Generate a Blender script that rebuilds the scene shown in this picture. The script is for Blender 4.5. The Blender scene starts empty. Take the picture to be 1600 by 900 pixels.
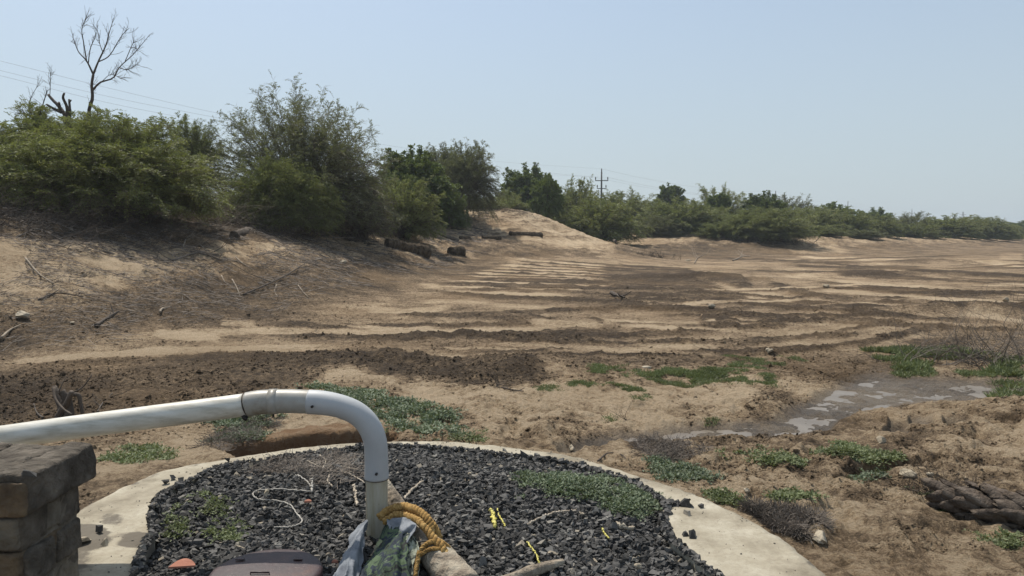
import bpy, math, random
import numpy as np
from mathutils import Vector
PI = math.pi
R = math.radians
scene = bpy.context.scene
col = scene.collection
# ---------------------------------------------------------------- camera
CAMZ = 1.45; PITCH = R(4.19); FPX = 1160.0
cam_data = bpy.data.cameras.new("camera"); cam = bpy.data.objects.new("camera", cam_data); col.objects.link(cam)
cam.location = (0, 0, CAMZ); cam.rotation_euler = (PI/2 - PITCH, 0, 0)
cam_data.lens = 36*FPX/1600; cam_data.sensor_width = 36; cam_data.clip_start = 0.05; cam_data.clip_end = 9000
scene.camera = cam
scene.render.resolution_x = 1024; scene.render.resolution_y = 576
# ---------------------------------------------------------------- light
SUN_EL = R(57); SX, SY = -0.53, 0.848        # horizontal direction towards the sun (left and ahead)
world = bpy.data.worlds.new("World"); scene.world = world; world.use_nodes = True
wn = world.node_tree; bgn = wn.nodes['Background']
sky = wn.nodes.new('ShaderNodeTexSky'); sky.sky_type = 'NISHITA'; sky.sun_disc = False
sky.sun_elevation = SUN_EL; sky.sun_rotation = math.atan2(SX, SY)
sky.air_density = 1.0; sky.dust_density = 1.2; sky.ozone_density = 1.6; sky.altitude = 0
SKYS = 0.15
_tc = wn.nodes.new('ShaderNodeTexCoord'); _sx = wn.nodes.new('ShaderNodeSeparateXYZ'); wn.links.new(_tc.outputs['Generated'], _sx.inputs[0])
_mr = wn.nodes.new('ShaderNodeMapRange'); _mr.interpolation_type = 'SMOOTHSTEP'; wn.links.new(_sx.outputs[2], _mr.inputs[0])
for _i, _v in ((1, 0.0), (2, .40), (3, .88), (4, .5)): _mr.inputs[_i].default_value = _v
_mx = wn.nodes.new('ShaderNodeMix'); _mx.data_type = 'RGBA'; wn.links.new(_mr.outputs[0], _mx.inputs[0]); wn.links.new(sky.outputs[0], _mx.inputs[6])
_mx.inputs[7].default_value = (.485/SKYS, .565/SKYS, .615/SKYS, 1)          # thin even haze veil over the whole sky
wn.links.new(_mx.outputs[2], bgn.inputs[0]); bgn.inputs[1].default_value = SKYS
sl = bpy.data.lights.new("sun", 'SUN'); so = bpy.data.objects.new("sun", sl); col.objects.link(so)
sl.energy = 4.7; sl.angle = R(0.53); sl.color = (1.0, 0.94, 0.84)
sd = Vector((SX*math.cos(SUN_EL), SY*math.cos(SUN_EL), math.sin(SUN_EL)))
so.rotation_euler = sd.to_track_quat('Z', 'Y').to_euler()
scene.view_settings.view_transform = 'Standard'; scene.view_settings.look = 'None'
scene.view_settings.gamma = 1; scene.view_settings.exposure = 0.06
try: scene.view_settings.use_curve_mapping = False
except Exception: pass
# ---------------------------------------------------------------- geometry helpers
cp, sp = math.cos(PITCH), math.sin(PITCH)
def at(px, py, Y):
    u = (px-800)/FPX; v = (450-py)/FPX
    k = Y/(cp + v*sp)
    return Vector((u*k, Y, CAMZ + k*(-sp + v*cp)))
def onz(px, py, z):
    u = (px-800)/FPX; v = (450-py)/FPX
    k = (z-CAMZ)/(-sp + v*cp)
    return Vector((u*k, k*(cp+v*sp), z))
def proj(x, y, z):
    f = y*cp - (z-CAMZ)*sp; up = y*sp + (z-CAMZ)*cp
    f = np.maximum(f, 0.05)
    return 800 + FPX*x/f, 450 - FPX*up/f
def h2(ix, iy, s):
    n = (ix.astype(np.int64)*374761393 + iy.astype(np.int64)*668265263 + s*1442695041) & 0xffffffff
    n = ((n ^ (n >> 13))*1274126177) & 0xffffffff
    n = n ^ (n >> 16)
    return n.astype(np.float64)/4294967295.0
def vn(x, y, s=0):
    x = np.asarray(x, float); y = np.asarray(y, float)
    ix = np.floor(x); iy = np.floor(y); fx = x-ix; fy = y-iy
    ix = ix.astype(np.int64); iy = iy.astype(np.int64)
    fx = fx*fx*fx*(fx*(fx*6-15)+10); fy = fy*fy*fy*(fy*(fy*6-15)+10)
    a = h2(ix, iy, s); b = h2(ix+1, iy, s); c = h2(ix, iy+1, s); d = h2(ix+1, iy+1, s)
    return (a*(1-fx)+b*fx)*(1-fy)+(c*(1-fx)+d*fx)*fy
def fbm(x, y, o=4, s=0, g=0.5):
    t = 0; a = 1; n = 0
    for i in range(o):
        ca, sa = math.cos(i*1.1), math.sin(i*1.1)
        t = t + a*(vn((x*ca-y*sa)*2**i+i*17.3, (x*sa+y*ca)*2**i-i*9.1, s+i*7)-0.5); n += a; a *= g
    return t/n*2          # about -1..1
def sst(e0, e1, x):
    t = np.clip((x-e0)/(e1-e0), 0, 1); return t*t*(3-2*t)
# ---------------------------------------------------------------- terrain base from surveyed columns
def zc(d, py):
    v = (450-py)/FPX; return CAMZ + d*(-sp+v*cp)/(cp+v*sp)
B = -0.25
COLS = {
 -400: [(7,None,-.2),(8.5,None,-.2),(10.5,None,.1),(14,None,1.1),(17,None,2.2),(20,None,2.5),(60,None,2.6)],
 -150: [(7,None,-.2),(9,None,-.2),(11,None,.1),(14,None,.95),(17,None,2.0),(20,None,2.4),(60,None,2.6)],
 0:   [(7,None,-.18),(9.5,None,B),(11,510),(13,440),(15.5,372),(17.5,322),(20,None,2.3),(60,None,2.6)],
 200: [(7,None,-.18),(9.5,None,B),(12,None,-.2),(14,468),(17,395),(19.5,350),(23,None,2.2),(60,None,2.6)],
 400: [(7,None,-.2),(12,None,B),(16,None,-.2),(19,433),(23,375),(26,348),(30,None,2.3),(60,None,2.6)],
 600: [(7,None,-.2),(16,None,B),(22,None,-.2),(27,410),(33,372),(38,342),(44,None,2.6),(80,None,2.8)],
 700: [(7,None,-.2),(22,None,B),(30,424),(36,398),(42,366),(47,336),(52,None,2.9),(80,None,3.0)],
 760: [(7,None,-.2),(26,None,-.2),(34,413),(42,377),(45,371),(52,325),(56,None,3.4),(62,None,2.9),(90,None,2.9)],
 810: [(7,None,-.2),(26,None,-.2),(36,405),(44,375),(46,371),(54,322),(58,None,3.4),(64,None,2.9),(90,None,2.9)],
 870: [(7,None,-.2),(30,None,B),(40,400),(47,376),(50,370),(55,345),(60,None,2.2),(75,None,2.0),(100,None,2.2)],
 930: [(7,None,-.2),(30,None,B),(42,398),(50,380),(54,367),(58,None,.6),(66,None,.8),(75,None,1.7),(100,None,2.0)],
 975: [(7,None,-.2),(32,None,B),(44,400),(52,384),(58,None,.3),(66,379),(76,357),(100,None,2.1)],
 1060:[(7,None,-.2),(35,None,B),(50,404),(58,393),(66,375),(72,363),(80,None,1.7),(120,None,1.7)],
 1200:[(7,None,-.2),(40,None,B),(56,401),(61,396),(66,378),(71,367),(80,None,1.5),(120,None,1.6)],
 1350:[(7,None,-.2),(45,None,B),(64,397),(68,392),(73,378),(80,371),(90,None,1.2),(140,None,1.3)],
 1500:[(7,None,-.2),(50,None,B),(80,390),(86,387),(92,378),(102,371),(115,None,1.1),(160,None,1.2)],
 1600:[(7,None,-.2),(60,None,B),(110,381.5),(125,377),(150,370),(180,None,.9)],
 1900:[(7,None,-.2),(60,None,B),(120,None,-.2),(150,None,.6),(200,None,.8)],
}
LG = np.linspace(math.log(5), math.log(260), 220)
cpx = np.array(sorted(COLS)); tab = []
for c in cpx:
    L = COLS[int(c)]
    d = [math.log(e[0]) for e in L]; z = [e[2] if len(e) == 3 else zc(e[0], e[1]) for e in L]
    tab.append(np.interp(LG, d, z))
tab = np.array(tab)
CU = np.linspace(-400, 1900, 231)
TB = np.array([np.interp(CU, cpx, tab[:, j]) for j in range(len(LG))]).T
def blur(a, s, ax):
    r = int(3*s)+1; k = np.exp(-0.5*(np.arange(-r, r+1)/s)**2); k /= k.sum()
    pad = [(0, 0), (0, 0)]; pad[ax] = (r, r); p = np.pad(a, pad, mode='edge')
    return np.apply_along_axis(lambda m: np.convolve(m, k, mode='valid'), ax, p)
TB = blur(blur(TB, 2.2, 0), 1.7, 1)
def base_h(x, y):
    x = np.asarray(x, float); y = np.asarray(y, float)
    yy = np.maximum(y, 3.0)
    c = np.clip((800 + FPX*x/yy*1.002+400)/10.0, 0, 229.999)
    l = np.clip((np.log(np.maximum(yy, 5))-LG[0])/(LG[1]-LG[0]), 0, 218.999)
    i = c.astype(int); j = l.astype(int); fc = c-i; fl = l-j
    z = (TB[i, j]*(1-fc)+TB[i+1, j]*fc)*(1-fl)+(TB[i, j+1]*(1-fc)+TB[i+1, j+1]*fc)*fl
    w = sst(6.5, 4.0, y)
    return z*(1-w) + w*(-0.06)
# ---- ring (well cover) circle, fitted through points of its outer rim
rim = [onz(*p, 0.0) for p in ((122, 797), (250, 737), (420, 707), (600, 689), (760, 695), (1000, 745), (1130, 792), (1290, 900))]
A_ = np.array([[2*p.x, 2*p.y, 1] for p in rim]); b_ = np.array([p.x**2+p.y**2 for p in rim])
sol = np.linalg.lstsq(A_, b_, rcond=None)[0]
RCX, RCY = float(sol[0]), float(sol[1]); RRO = math.sqrt(sol[2]+RCX**2+RCY**2)
print("ring centre", RCX, RCY, "radius", RRO)
_ra = np.array([math.atan2(p.y-RCY, p.x-RCX) for p in rim]); _rr = np.array([math.hypot(p.x-RCX, p.y-RCY)-RRO for p in rim])
_o = np.argsort(_ra); _ra = _ra[_o]; _rr = _rr[_o]
def r_out(a):
    a = (np.asarray(a)+PI) % (2*PI)-PI
    return RRO+np.interp(a, np.concatenate([[-PI, _ra[0]-.5], _ra, [PI]]), np.concatenate([[0, _rr[0]], _rr, [0]]))
# ---- strokes and regions (outlines surveyed on the bed)
# (points, half width, darkness, height)  darkness>0 dark berm, <0 pale strip
ST = [
 ([(0,568),(120,557),(250,548),(420,546),(560,541)], 5, -1.0, -.01),
 ([(235,522),(300,526),(350,531)], 6, -.9, 0), ([(340,505),(400,507)], 4, -.9, 0),
 ([(230,520),(420,517),(600,519),(760,517),(880,512)], 5, -.8, -.02),
 ([(400,508),(560,512),(700,509),(860,505),(1000,498)], 2.4, .9, .05),
 ([(400,524),(560,529),(700,526),(880,527),(1000,524),(1180,518)], 2.6, .9, .06),
 ([(0,577),(160,566),(420,557),(600,556),(700,560)], 3, .7, .03),
 ([(650,565),(720,562),(830,569)], 5, -1.0, -.01),
 ([(570,552),(640,562),(720,572),(830,575),(860,590)], 5, .9, .08),
 ([(760,541),(860,544),(1000,545),(1130,540)], 5, -.6, 0),
 ([(700,551),(860,549),(1000,554),(1150,553),(1250,546),(1340,540),(1420,520),(1475,511)], 2.6, .95, .07),
 ([(980,536),(1100,533),(1220,532),(1320,524),(1400,507)], 2.4, .8, .06),
 ([(1290,515),(1360,513),(1450,520)], 7, -.45, 0),
 ([(640,444),(720,452),(800,458),(920,462)], 4, -.9, 0),
 ([(640,452),(760,464),(900,470),(1040,470),(1150,478)], 1.8, .8, .07),
 ([(570,484),(640,488),(720,478)], 5, -.8, 0),
 ([(560,492),(700,494),(830,489),(980,480),(1130,486),(1210,476)], 2.0, .8, .06),
 ([(700,500),(820,497),(960,508),(1080,517),(1200,508),(1300,500)], 3, .8, .08),
 ([(820,508),(900,504),(940,510)], 6, -.8, 0), ([(930,500),(1000,508),(1070,517)], 5, -.8, 0),
 ([(650,470),(760,474),(880,482)], 3, -.5, 0),
 ([(1060,425),(1090,434),(1140,440),(1180,448)], 4, .95, .2), ([(990,433),(1050,427)], 2.4, .9, .1),
 ([(1050,438),(1120,448),(1180,462),(1260,470)], 6, -.7, 0),
 ([(1090,503),(1130,502),(1160,512)], 5, .9, .15), ([(1080,508),(1120,505)], 2.5, -.9, 0),
 ([(1190,440),(1240,455),(1290,465),(1400,475),(1500,483)], 3, .8, .08),
 ([(1180,418),(1260,432),(1380,430),(1460,424),(1560,432)], 1.8, .7, .06),
 ([(1200,425),(1300,440),(1420,448),(1530,452)], 3.5, -.7, 0),
 ([(1300,424),(1370,418),(1450,420)], 2.4, .6, .1),
 ([(1270,450),(1330,456),(1400,459),(1600,470)], 3, -.6, 0),
 ([(1430,455),(1500,465),(1600,476)], 2.2, .6, .06),
 ([(1320,467),(1450,478),(1600,489)], 6, -.5, 0),
 ([(1330,404),(1420,407),(1500,410),(1600,412)], 2.0, -.7, 0),
 ([(1240,400),(1290,404),(1330,403),(1370,408)], 1.6, -.7, 0),
 ([(1230,530),(1330,545),(1400,552)], 6, -.35, 0),
 ([(1410,541),(1470,537),(1520,541)], 6, .8, .06),
 ([(1180,470),(1240,478),(1330,476)], 3, .4, .03),
 ([(1560,405),(1600,402)], 6, -.2, 0),
 ([(980,466),(1150,473),(1300,489),(1450,498),(1600,503)], 1.7, .85, .06), ([(1020,450),(1180,462),(1330,481),(1500,488),(1640,492)], 1.4, .8, .06),
 ([(1120,541),(1250,529),(1350,512),(1425,500)], 2.0, .85, .06), ([(1150,553),(1280,545),(1380,530),(1450,514)], 2.2, .8, .06),
 ([(900,476),(1050,484),(1200,496),(1290,512)], 1.8, .8, .06), ([(840,464),(980,474),(1120,489),(1240,504)], 1.5, .8, .06),
 ([(1200,412),(1300,418),(1420,421),(1520,428),(1620,430)], 1.1, .8, .08), ([(1230,423),(1330,432),(1450,437),(1600,446)], 1.2, .8, .08),
 ([(1250,436),(1340,447),(1470,455),(1620,462)], 1.4, .8, .08), ([(1160,404),(1250,410),(1350,412)], 1.0, .7, .08), ([(1420,404),(1500,408),(1620,409)], 1.0, .6, .06),
]
# comb of thin grading lines fanning across the middle of the bed
for k in range(12):
    f = k/11
    ST.append(([(780-150*f, 402+48*f), (860-60*f, 408+46*f), (950, 414+45*f), (1060+40*f, 420+46*f), (1110+90*f, 432+46*f)], 1.15+.3*f, .85, .05))
    if k % 2 == 0 or k < 6:
        ST.append(([(800-150*f, 404.5+48*f), (870-60*f, 410.5+46*f), (950+30*f, 416.5+45*f)], 1.5, -.8, 0))
ST = [(p, hw*(1.35 if dk > 0 else .9), dk, hh) for p, hw, dk, hh in ST]
_r = random.Random(77)
for k in range(14):
    y0 = 336+k*2.7; xa = 716+_r.uniform(-6, 30); xb = min(952, 850+(y0-335)*2.4)-_r.uniform(0, 60)
    ST.append(([(xa, y0+_r.uniform(-1, 1)), ((xa+xb)/2, y0+_r.uniform(-2, 2)), (xb, y0+_r.uniform(-1, 3))], .75, _r.uniform(.1, .45), .12))
for k in range(52):
    right = k % 5 < 3
    x0 = _r.uniform(1130, 1560) if right else _r.uniform(380, 1150); y0 = _r.uniform(402, 505) if right else _r.uniform(452, 562)
    if not right and y0 < 480 and x0 < 600: continue
    ln = _r.uniform(160, 420); sl = _r.uniform(-.05, .11) if right else _r.uniform(-.05, .05); cv = _r.uniform(-14, 14)*(y0-380)/120
    pt = [(x0+ln*t, y0+sl*ln*t+cv*t*(1-t)) for t in (0, .33, .67, 1)]
    dk_ = _r.uniform(.55, .95) if _r.random() < .62 else -_r.uniform(.5, .9)
    ST.append((pt, _r.uniform(.6, 1.3)*(1+(y0-400)/150)*(1.2 if dk_ < 0 else 1), dk_, .05 if dk_ > 0 else 0))
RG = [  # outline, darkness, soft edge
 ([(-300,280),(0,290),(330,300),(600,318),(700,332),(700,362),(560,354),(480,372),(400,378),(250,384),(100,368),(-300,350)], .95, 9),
 ([(-300,330),(0,335),(320,360),(560,350),(690,372),(700,398),(600,402),(420,410),(250,440),(120,470),(-300,560)], -.42, 22),
 ([(-300,480),(120,455),(260,435),(420,405),(560,400),(720,402),(790,405),(760,435),(660,442),(560,475),(420,500),(240,518),(0,560),(-300,590)], .60, 20),
 ([(-300,580),(100,570),(420,558),(560,552),(640,556),(560,570),(500,590),(470,612),(300,640),(-300,700)], .85, 12),
 ([(560,560),(650,572),(840,578),(868,592),(850,608),(700,600),(600,592),(540,585)], .9, 7),
 ([(700,336),(760,326),(860,330),(958,380),(880,388),(800,374),(740,371),(715,372)], -.5, 6),
 ([(720,374),(800,377),(900,388),(940,400),(840,400),(790,405),(740,400)], .55, 6),
 ([(860,552),(1000,556),(1200,552),(1330,560),(1400,560),(1400,600),(1250,590),(1100,575),(900,572)], .45, 12),
 ([(840,452),(920,448),(1040,452),(1060,470),(960,474),(880,468)], .35, 16),
 ([(490,575),(560,575),(620,600),(720,608),(900,600),(1200,600),(1120,690),(900,660),(700,650),(600,612),(490,600)], -.65, 16),
 ([(180,690),(420,660),(560,640),(580,700),(300,720),(100,760)], -.5, 14),
 ([(1180,690),(1400,700),(1700,700),(1700,1100),(1300,1000),(1100,800)], -.18, 20),
 ([(960,384),(1100,378),(1350,380),(1620,374),(1620,400),(1330,402),(1100,408),(960,398)], .45, 6),
 ([(1000,386),(1120,372),(1250,372),(1250,398),(1100,408),(1000,402)], .25, 6),
 ([(1225,375),(1300,380),(1330,396),(1240,398)], -.6, 5),
 ([(1480,410),(1620,410),(1620,450),(1520,445)], .25, 8),
 ([(1120,600),(1500,600),(1620,620),(1620,720),(1300,700),(1120,640)], -.10, 14),
]
WET = [([(1180,665),(1260,628),(1300,608),(1370,584),(1470,588),(1620,596),(1640,622),(1500,622),(1420,624),(1340,640),(1290,668),(1200,676)], 8),
       ([(870,702),(950,680),(1060,664),(1180,656),(1190,672),(1060,684),(960,694),(880,712)], 5),
       ([(1415,655),(1450,655),(1450,664),(1415,664)], 4), ([(1470,660),(1510,660),(1510,668),(1470,668)], 4),
       ([(1380,668),(1410,668),(1412,680),(1376,680)], 4)]
def seg_d(px, py, pts):
    dm = np.full(px.shape, 1e9); tt = np.zeros(px.shape)
    n = len(pts)-1
    for i in range(n):
        ax, ay = pts[i]; bx, by = pts[i+1]
        dx, dy = bx-ax, by-ay
        t = np.clip(((px-ax)*dx+(py-ay)*dy)/(dx*dx+dy*dy), 0, 1)
        d = np.hypot(px-ax-t*dx, py-ay-t*dy)
        m = d < dm; dm = np.where(m, d, dm); tt = np.where(m, (i+t)/n, tt)
    return dm, tt
def poly_sd(px, py, pts):
    pts2 = list(pts)+[pts[0]]
    d, _ = seg_d(px, py, pts2)
    ins = np.zeros(px.shape, bool)
    for i in range(len(pts2)-1):
        ax, ay = pts2[i]; bx, by = pts2[i+1]
        if ay == by: continue
        c = ((ay > py) != (by > py)) & (px < (bx-ax)*(py-ay)/(by-ay)+ax)
        ins ^= c
    return np.where(ins, -d, d)
def detail(x, y):
    """relief on top of the base terrain plus soil fields: height, dark, wet"""
    x = np.atleast_1d(np.asarray(x, float)); y = np.atleast_1d(np.asarray(y, float))
    z0 = base_h(x, y)
    px, py = proj(x, y, z0)
    front = (y > 1.0)
    sc = np.clip((py-365)/150, .12, 1.2)
    wx = fbm(x*.35, y*.35, 3, 5)*26*sc + fbm(x*2.2, y*2.2, 3, 15)*10*sc
    wy = fbm(x*.35+50, y*.35, 3, 9)*9*sc + fbm(x*2.2, y*2.2+31, 3, 19)*5*sc
    qx = px+wx; qy = py+wy
    dark = np.full(x.shape, .44); dz = np.zeros(x.shape)
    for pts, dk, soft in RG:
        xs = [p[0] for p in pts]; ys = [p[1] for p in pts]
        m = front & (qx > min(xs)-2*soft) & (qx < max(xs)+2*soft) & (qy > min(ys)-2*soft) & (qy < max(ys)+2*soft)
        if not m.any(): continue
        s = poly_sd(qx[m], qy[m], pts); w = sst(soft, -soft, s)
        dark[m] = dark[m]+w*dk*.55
    q2x = px+wx*.3; q2y = py+wy*.22
    for pts, hw, dk, hh in ST:
        xs = [p[0] for p in pts]; ys = [p[1] for p in pts]
        m = front & (q2x > min(xs)-20) & (q2x < max(xs)+20) & (q2y > min(ys)-hw*3) & (q2y < max(ys)+hw*3)
        if not m.any(): continue
        d, t = seg_d(q2x[m], q2y[m], pts)
        brk = .75+.25*sst(-.5, .2, fbm(x[m]*.8, y[m]*.8, 2, int(pts[0][0]+pts[0][1])))
        en = .16+.10*fbm(x[m]*1.5, y[m]*1.5, 2, 33); w = sst(hw*1.45, hw*.75, d*(1+.55*fbm(x[m]*2.6, y[m]*1.3, 3, 27)))*sst(0, en, t)*sst(1, 1-en, t)*brk
        dark[m] = dark[m]*(1-w*.9) + w*.9*(.48+dk*.62)
        dz[m] += w*hh*.4
    # relief
    far = sst(60, 12, y)
    bank = sst(-.1, .5, z0)
    near = sst(11, 6, y)*sst(470, 640, px)
    churn = (.35+.65*near)
    bedf = (1-bank)*sst(8, 13, y)
    dz += fbm(x*1.1, y*1.1, 4, 31)*.045*(1-.3*bank)*(1-.65*bedf) + bank*fbm(x*.9, y*.9, 5, 41, .66)*.21
    r1 = 1-np.abs(fbm(x*2.3, y*2.3, 4, 51, .55))*2
    dz += bank*far*r1*.03
    cl = fbm(x*7.5, y*7.5, 3, 61, .6)
    dz += cl*.030*churn*far + np.maximum(fbm(x*4.1, y*3.3, 4, 71, .55)-.05, 0)*.085*churn*near + np.abs(fbm(x*12, y*12, 3, 75, .6))*.022*(.4+.6*near)*far
    dz += fbm(x*19, y*19, 2, 81)*.009*sst(18, 6, y)
    # hoof prints and cracked lumps
    hp = vn(x*4.6, y*4.6, 91); dz -= sst(.72, .9, hp)*.045*near
    dark = dark + fbm(x*.8, y*.8, 4, 101)*.30 + fbm(x*4, y*4, 3, 111)*.16 + bank*fbm(x*2.2, y*2.2, 5, 121, .7)*.46
    dark = dark + near*(np.clip(-cl*.45, -.2, .28)+fbm(x*1.7+9, y*1.7, 4, 119, .65)*.45)
    # horizontally streaked bed
    bed = (1-bank)*sst(9, 14, y)
    stv = fbm(px*.006+py*.01, (py+wy*.6)*.20*np.clip(60/np.maximum(py-360, 8), .4, 2.5), 3, 131)
    dark = dark + bed*stv*.10
    dz += np.clip(dark-.45, 0, .5)*(fbm(x*5, y*5, 3, 72, .7)+.2)*.11*sst(40, 14, y)*(1-.5*near)
    # mounds
    for mx, my, mh, rx, ry in ((6.6, 27.0, .20, 3.2, 1.0), (7.6, 16.6, .07, 1.3, .4), (.2, 9.4, .10, .9, .5), (5.6, 6.2, .16, 1.6, .8), (9.5, 15.5, .25, 2.2, .5), (15.5, 30, .16, 4, 1.2), (25, 43, .22, 5, 1.8), (-1.2, 6.7, .06, 1.4, .5)):
        g = np.exp(-((x-mx)/rx)**2-((y-my)/ry)**2); dz += g*mh*(1+.4*fbm(x*1.6, y*1.6, 3, 141))
        if my > 14: dark += g*.35
    wet = np.zeros(x.shape)
    for pts, soft in WET:
        m = front & (px > min(p[0] for p in pts)-40) & (px < max(p[0] for p in pts)+40) & (py > 560) & (py < 740)
        if not m.any(): continue
        s = poly_sd(px[m]+wx[m]*.6, py[m]+wy[m]*.7, pts); w = sst(soft*1.5, -soft*.7, s)
        wet[m] = np.maximum(wet[m], w)
    z = z0+dz
    lvl = -.2585 + fbm(x*4.2, y*4.2, 5, 151, .68)*.045
    zone = (px > 820) & (px < 1720) & (py > 560) & (py < 740); z = np.where(zone, np.maximum(z, -.248+.004*cl), z)
    z = z*(1-wet) + wet*lvl
    # eroded pit behind the ring
    a = (x+1.50)/.56; b = (y-5.47)/.50
    e = fbm(x*3.1, y*3.1, 3, 161)*.28
    pit = sst(1.06, .90, np.sqrt(a*a+b*b)+e) * (y > 4.6)
    z -= pit*(.42+.05*fbm(x*8, y*8, 2, 171))
    dark = dark*(1-pit)+pit*.62
    lip = np.exp(-((np.sqrt(a*a+b*b)+e-1.25)/.2)**2); z += lip*.03
    # small collapsed gully by the palm trunk
    d, _ = seg_d(x, y, [(2.12, 4.55), (2.45, 4.85), (2.85, 5.0)])
    z -= sst(.12, .03, d+fbm(x*6, y*6, 3, 181)*.07)*.11
    # keep the soil below the well cover
    rr = np.hypot(x-RCX, y-RCY)
    w = sst(RRO+.28, RRO+.02, rr)*(1-pit)
    z = z*(1-w)+w*(-.035+fbm(x*5, y*5, 3, 191)*.02)
    z = np.where(rr < RRO-.06, np.minimum(z, -.20), z)
    return z, np.clip(dark, 0, 1), wet
def H(x, y):
    z, _, _ = detail(x, y); return z if z.shape[0] > 1 else float(z[0])
def ong(px, py, lo=3.5, hi=260):
    Y = np.geomspace(lo, hi, 700); P = [at(px, py, t) for t in Y]
    xs = np.array([p.x for p in P]); zs = np.array([p.z for p in P])
    hz = detail(xs, Y)[0]
    k = np.where(zs < hz)[0]
    i = k[0] if len(k) else len(Y)-1
    return Vector((xs[i], Y[i], float(hz[i])))
# ---------------------------------------------------------------- object helpers
def tag(o, label=None, cat=None, group=None, kind=None):
    if label: o['label'] = label
    if cat: o['category'] = cat
    if group: o['group'] = group
    if kind: o['kind'] = kind
    return o
def empty(name, loc=(0, 0, 0), label=None, cat=None, group=None, rz=0):
    o = bpy.data.objects.new(name, None); col.objects.link(o); o.location = loc; o.rotation_euler = (0, 0, rz)
    o.empty_display_size = .2
    return tag(o, label, cat, group)
def mk(name, V, F, mat, parent=None, smooth=False, attrs=None):
    """V (n,3); F list of int arrays (m,k)"""
    V = np.asarray(V, np.float32).reshape(-1, 3)
    if not isinstance(F, (list, tuple)): F = [F]
    F = [np.asarray(f, np.int32) for f in F if len(f)]
    me = bpy.data.meshes.new(name)
    me.vertices.add(len(V)); me.vertices.foreach_set('co', V.ravel())
    nl = sum(f.size for f in F); npoly = sum(len(f) for f in F)
    me.loops.add(nl); me.loops.foreach_set('vertex_index', np.concatenate([f.ravel() for f in F]))
    me.polygons.add(npoly)
    tot = np.concatenate([np.full(len(f), f.shape[1], np.int32) for f in F])
    st = np.concatenate([[0], np.cumsum(tot)[:-1]]).astype(np.int32)
    me.polygons.foreach_set('loop_start', st); me.polygons.foreach_set('loop_total', tot)
    me.update(calc_edges=True); me.validate()
    me.polygons.foreach_set('use_smooth', np.full(len(me.polygons), bool(smooth)))
    for k, a in (attrs or {}).items():
        at_ = me.attributes.new(k, 'FLOAT', 'POINT'); at_.data.foreach_set('value', np.asarray(a, np.float32))
    if mat: me.materials.append(mat)
    o = bpy.data.objects.new(name, me); col.objects.link(o)
    if parent is not None: o.parent = parent
    return o
class MB:
    def __init__(s): s.V = []; s.F = {}; s.n = 0; s.A = []
    def add(s, V, F, a=0.0):
        V = np.asarray(V, float).reshape(-1, 3)
        if not isinstance(F, (list, tuple)) or (len(F) and np.isscalar(F[0][0])): F = [F]
        for f in F:
            f = np.asarray(f, int)
            if f.size: s.F.setdefault(f.shape[1], []).append(f+s.n)
        s.V.append(V); s.n += len(V); s.A.append(np.full(len(V), a) if np.isscalar(a) else np.asarray(a))
        return s
    def build(s, name, mat, parent=None, smooth=False, attr=None):
        V = np.concatenate(s.V); F = [np.concatenate(v) for v in s.F.values()]
        return mk(name, V, F, mat, parent, smooth, {attr: np.concatenate(s.A)} if attr else None)
def tube(P, r, n=8, cap=True, rough=0, seed=0, flat=1.0):
    P = np.asarray([tuple(p) for p in P], float); k = len(P)
    r = np.full(k, r) if np.isscalar(r) else np.interp(np.linspace(0, 1, k), np.linspace(0, 1, len(r)), r)
    T = np.gradient(P, axis=0); T /= np.linalg.norm(T, axis=1)[:, None]+1e-9
    up = np.array([0, 0, 1.]) if abs(T[0, 2]) < .9 else np.array([0, 1., 0])
    u = np.cross(T[0], up); u /= np.linalg.norm(u); V = []
    rg = np.random.RandomState(seed)
    for i in range(k):
        u = u-T[i]*np.dot(u, T[i]); u /= np.linalg.norm(u)+1e-9; w = np.cross(T[i], u)
        a = np.linspace(0, 2*PI, n, endpoint=False)
        rr = r[i]*(1+rough*(rg.rand(n)-.5)) if rough else r[i]
        V.append(P[i]+(np.cos(a)*rr)[:, None]*u+(np.sin(a)*rr*flat)[:, None]*w)
    V = np.concatenate(V)
    i = np.arange(k-1)[:, None]*n; j = np.arange(n)[None]; j2 = (j+1) % n
    F = np.stack([i+j, i+j2, i+n+j2, i+n+j], -1).reshape(-1, 4)
    out = [F]
    if cap:
        V = np.concatenate([V, P[:1], P[-1:]]); c0 = k*n; c1 = c0+1
        jj = np.arange(n)
        out.append(np.stack([np.full(n, c0), (jj+1) % n, jj], -1)); out.append(np.stack([np.full(n, c1), (k-1)*n+jj, (k-1)*n+(jj+1) % n], -1))
    return V, out
def spline(pts, n=24):
    P = [Vector(p) for p in pts]; Q = [P[0]*2-P[1]]+P+[P[-1]*2-P[-2]]; out = []
    m = len(P)-1
    for s in range(n+1):
        t = s/n*m; i = min(int(t), m-1); t -= i
        a, b, c, d = Q[i:i+4]
        out.append(.5*((2*b)+(c-a)*t+(2*a-5*b+4*c-d)*t*t+(3*b-a-3*c+d)*t**3))
    return out
def noise3(V, s, amp, seed=0):
    V = np.asarray(V, float)
    return amp*np.stack([fbm(V[:, 0]*s+V[:, 2]*s*.7+3, V[:, 1]*s-V[:, 2]*s*.6, 3, seed+k) for k in range(3)], -1)
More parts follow.
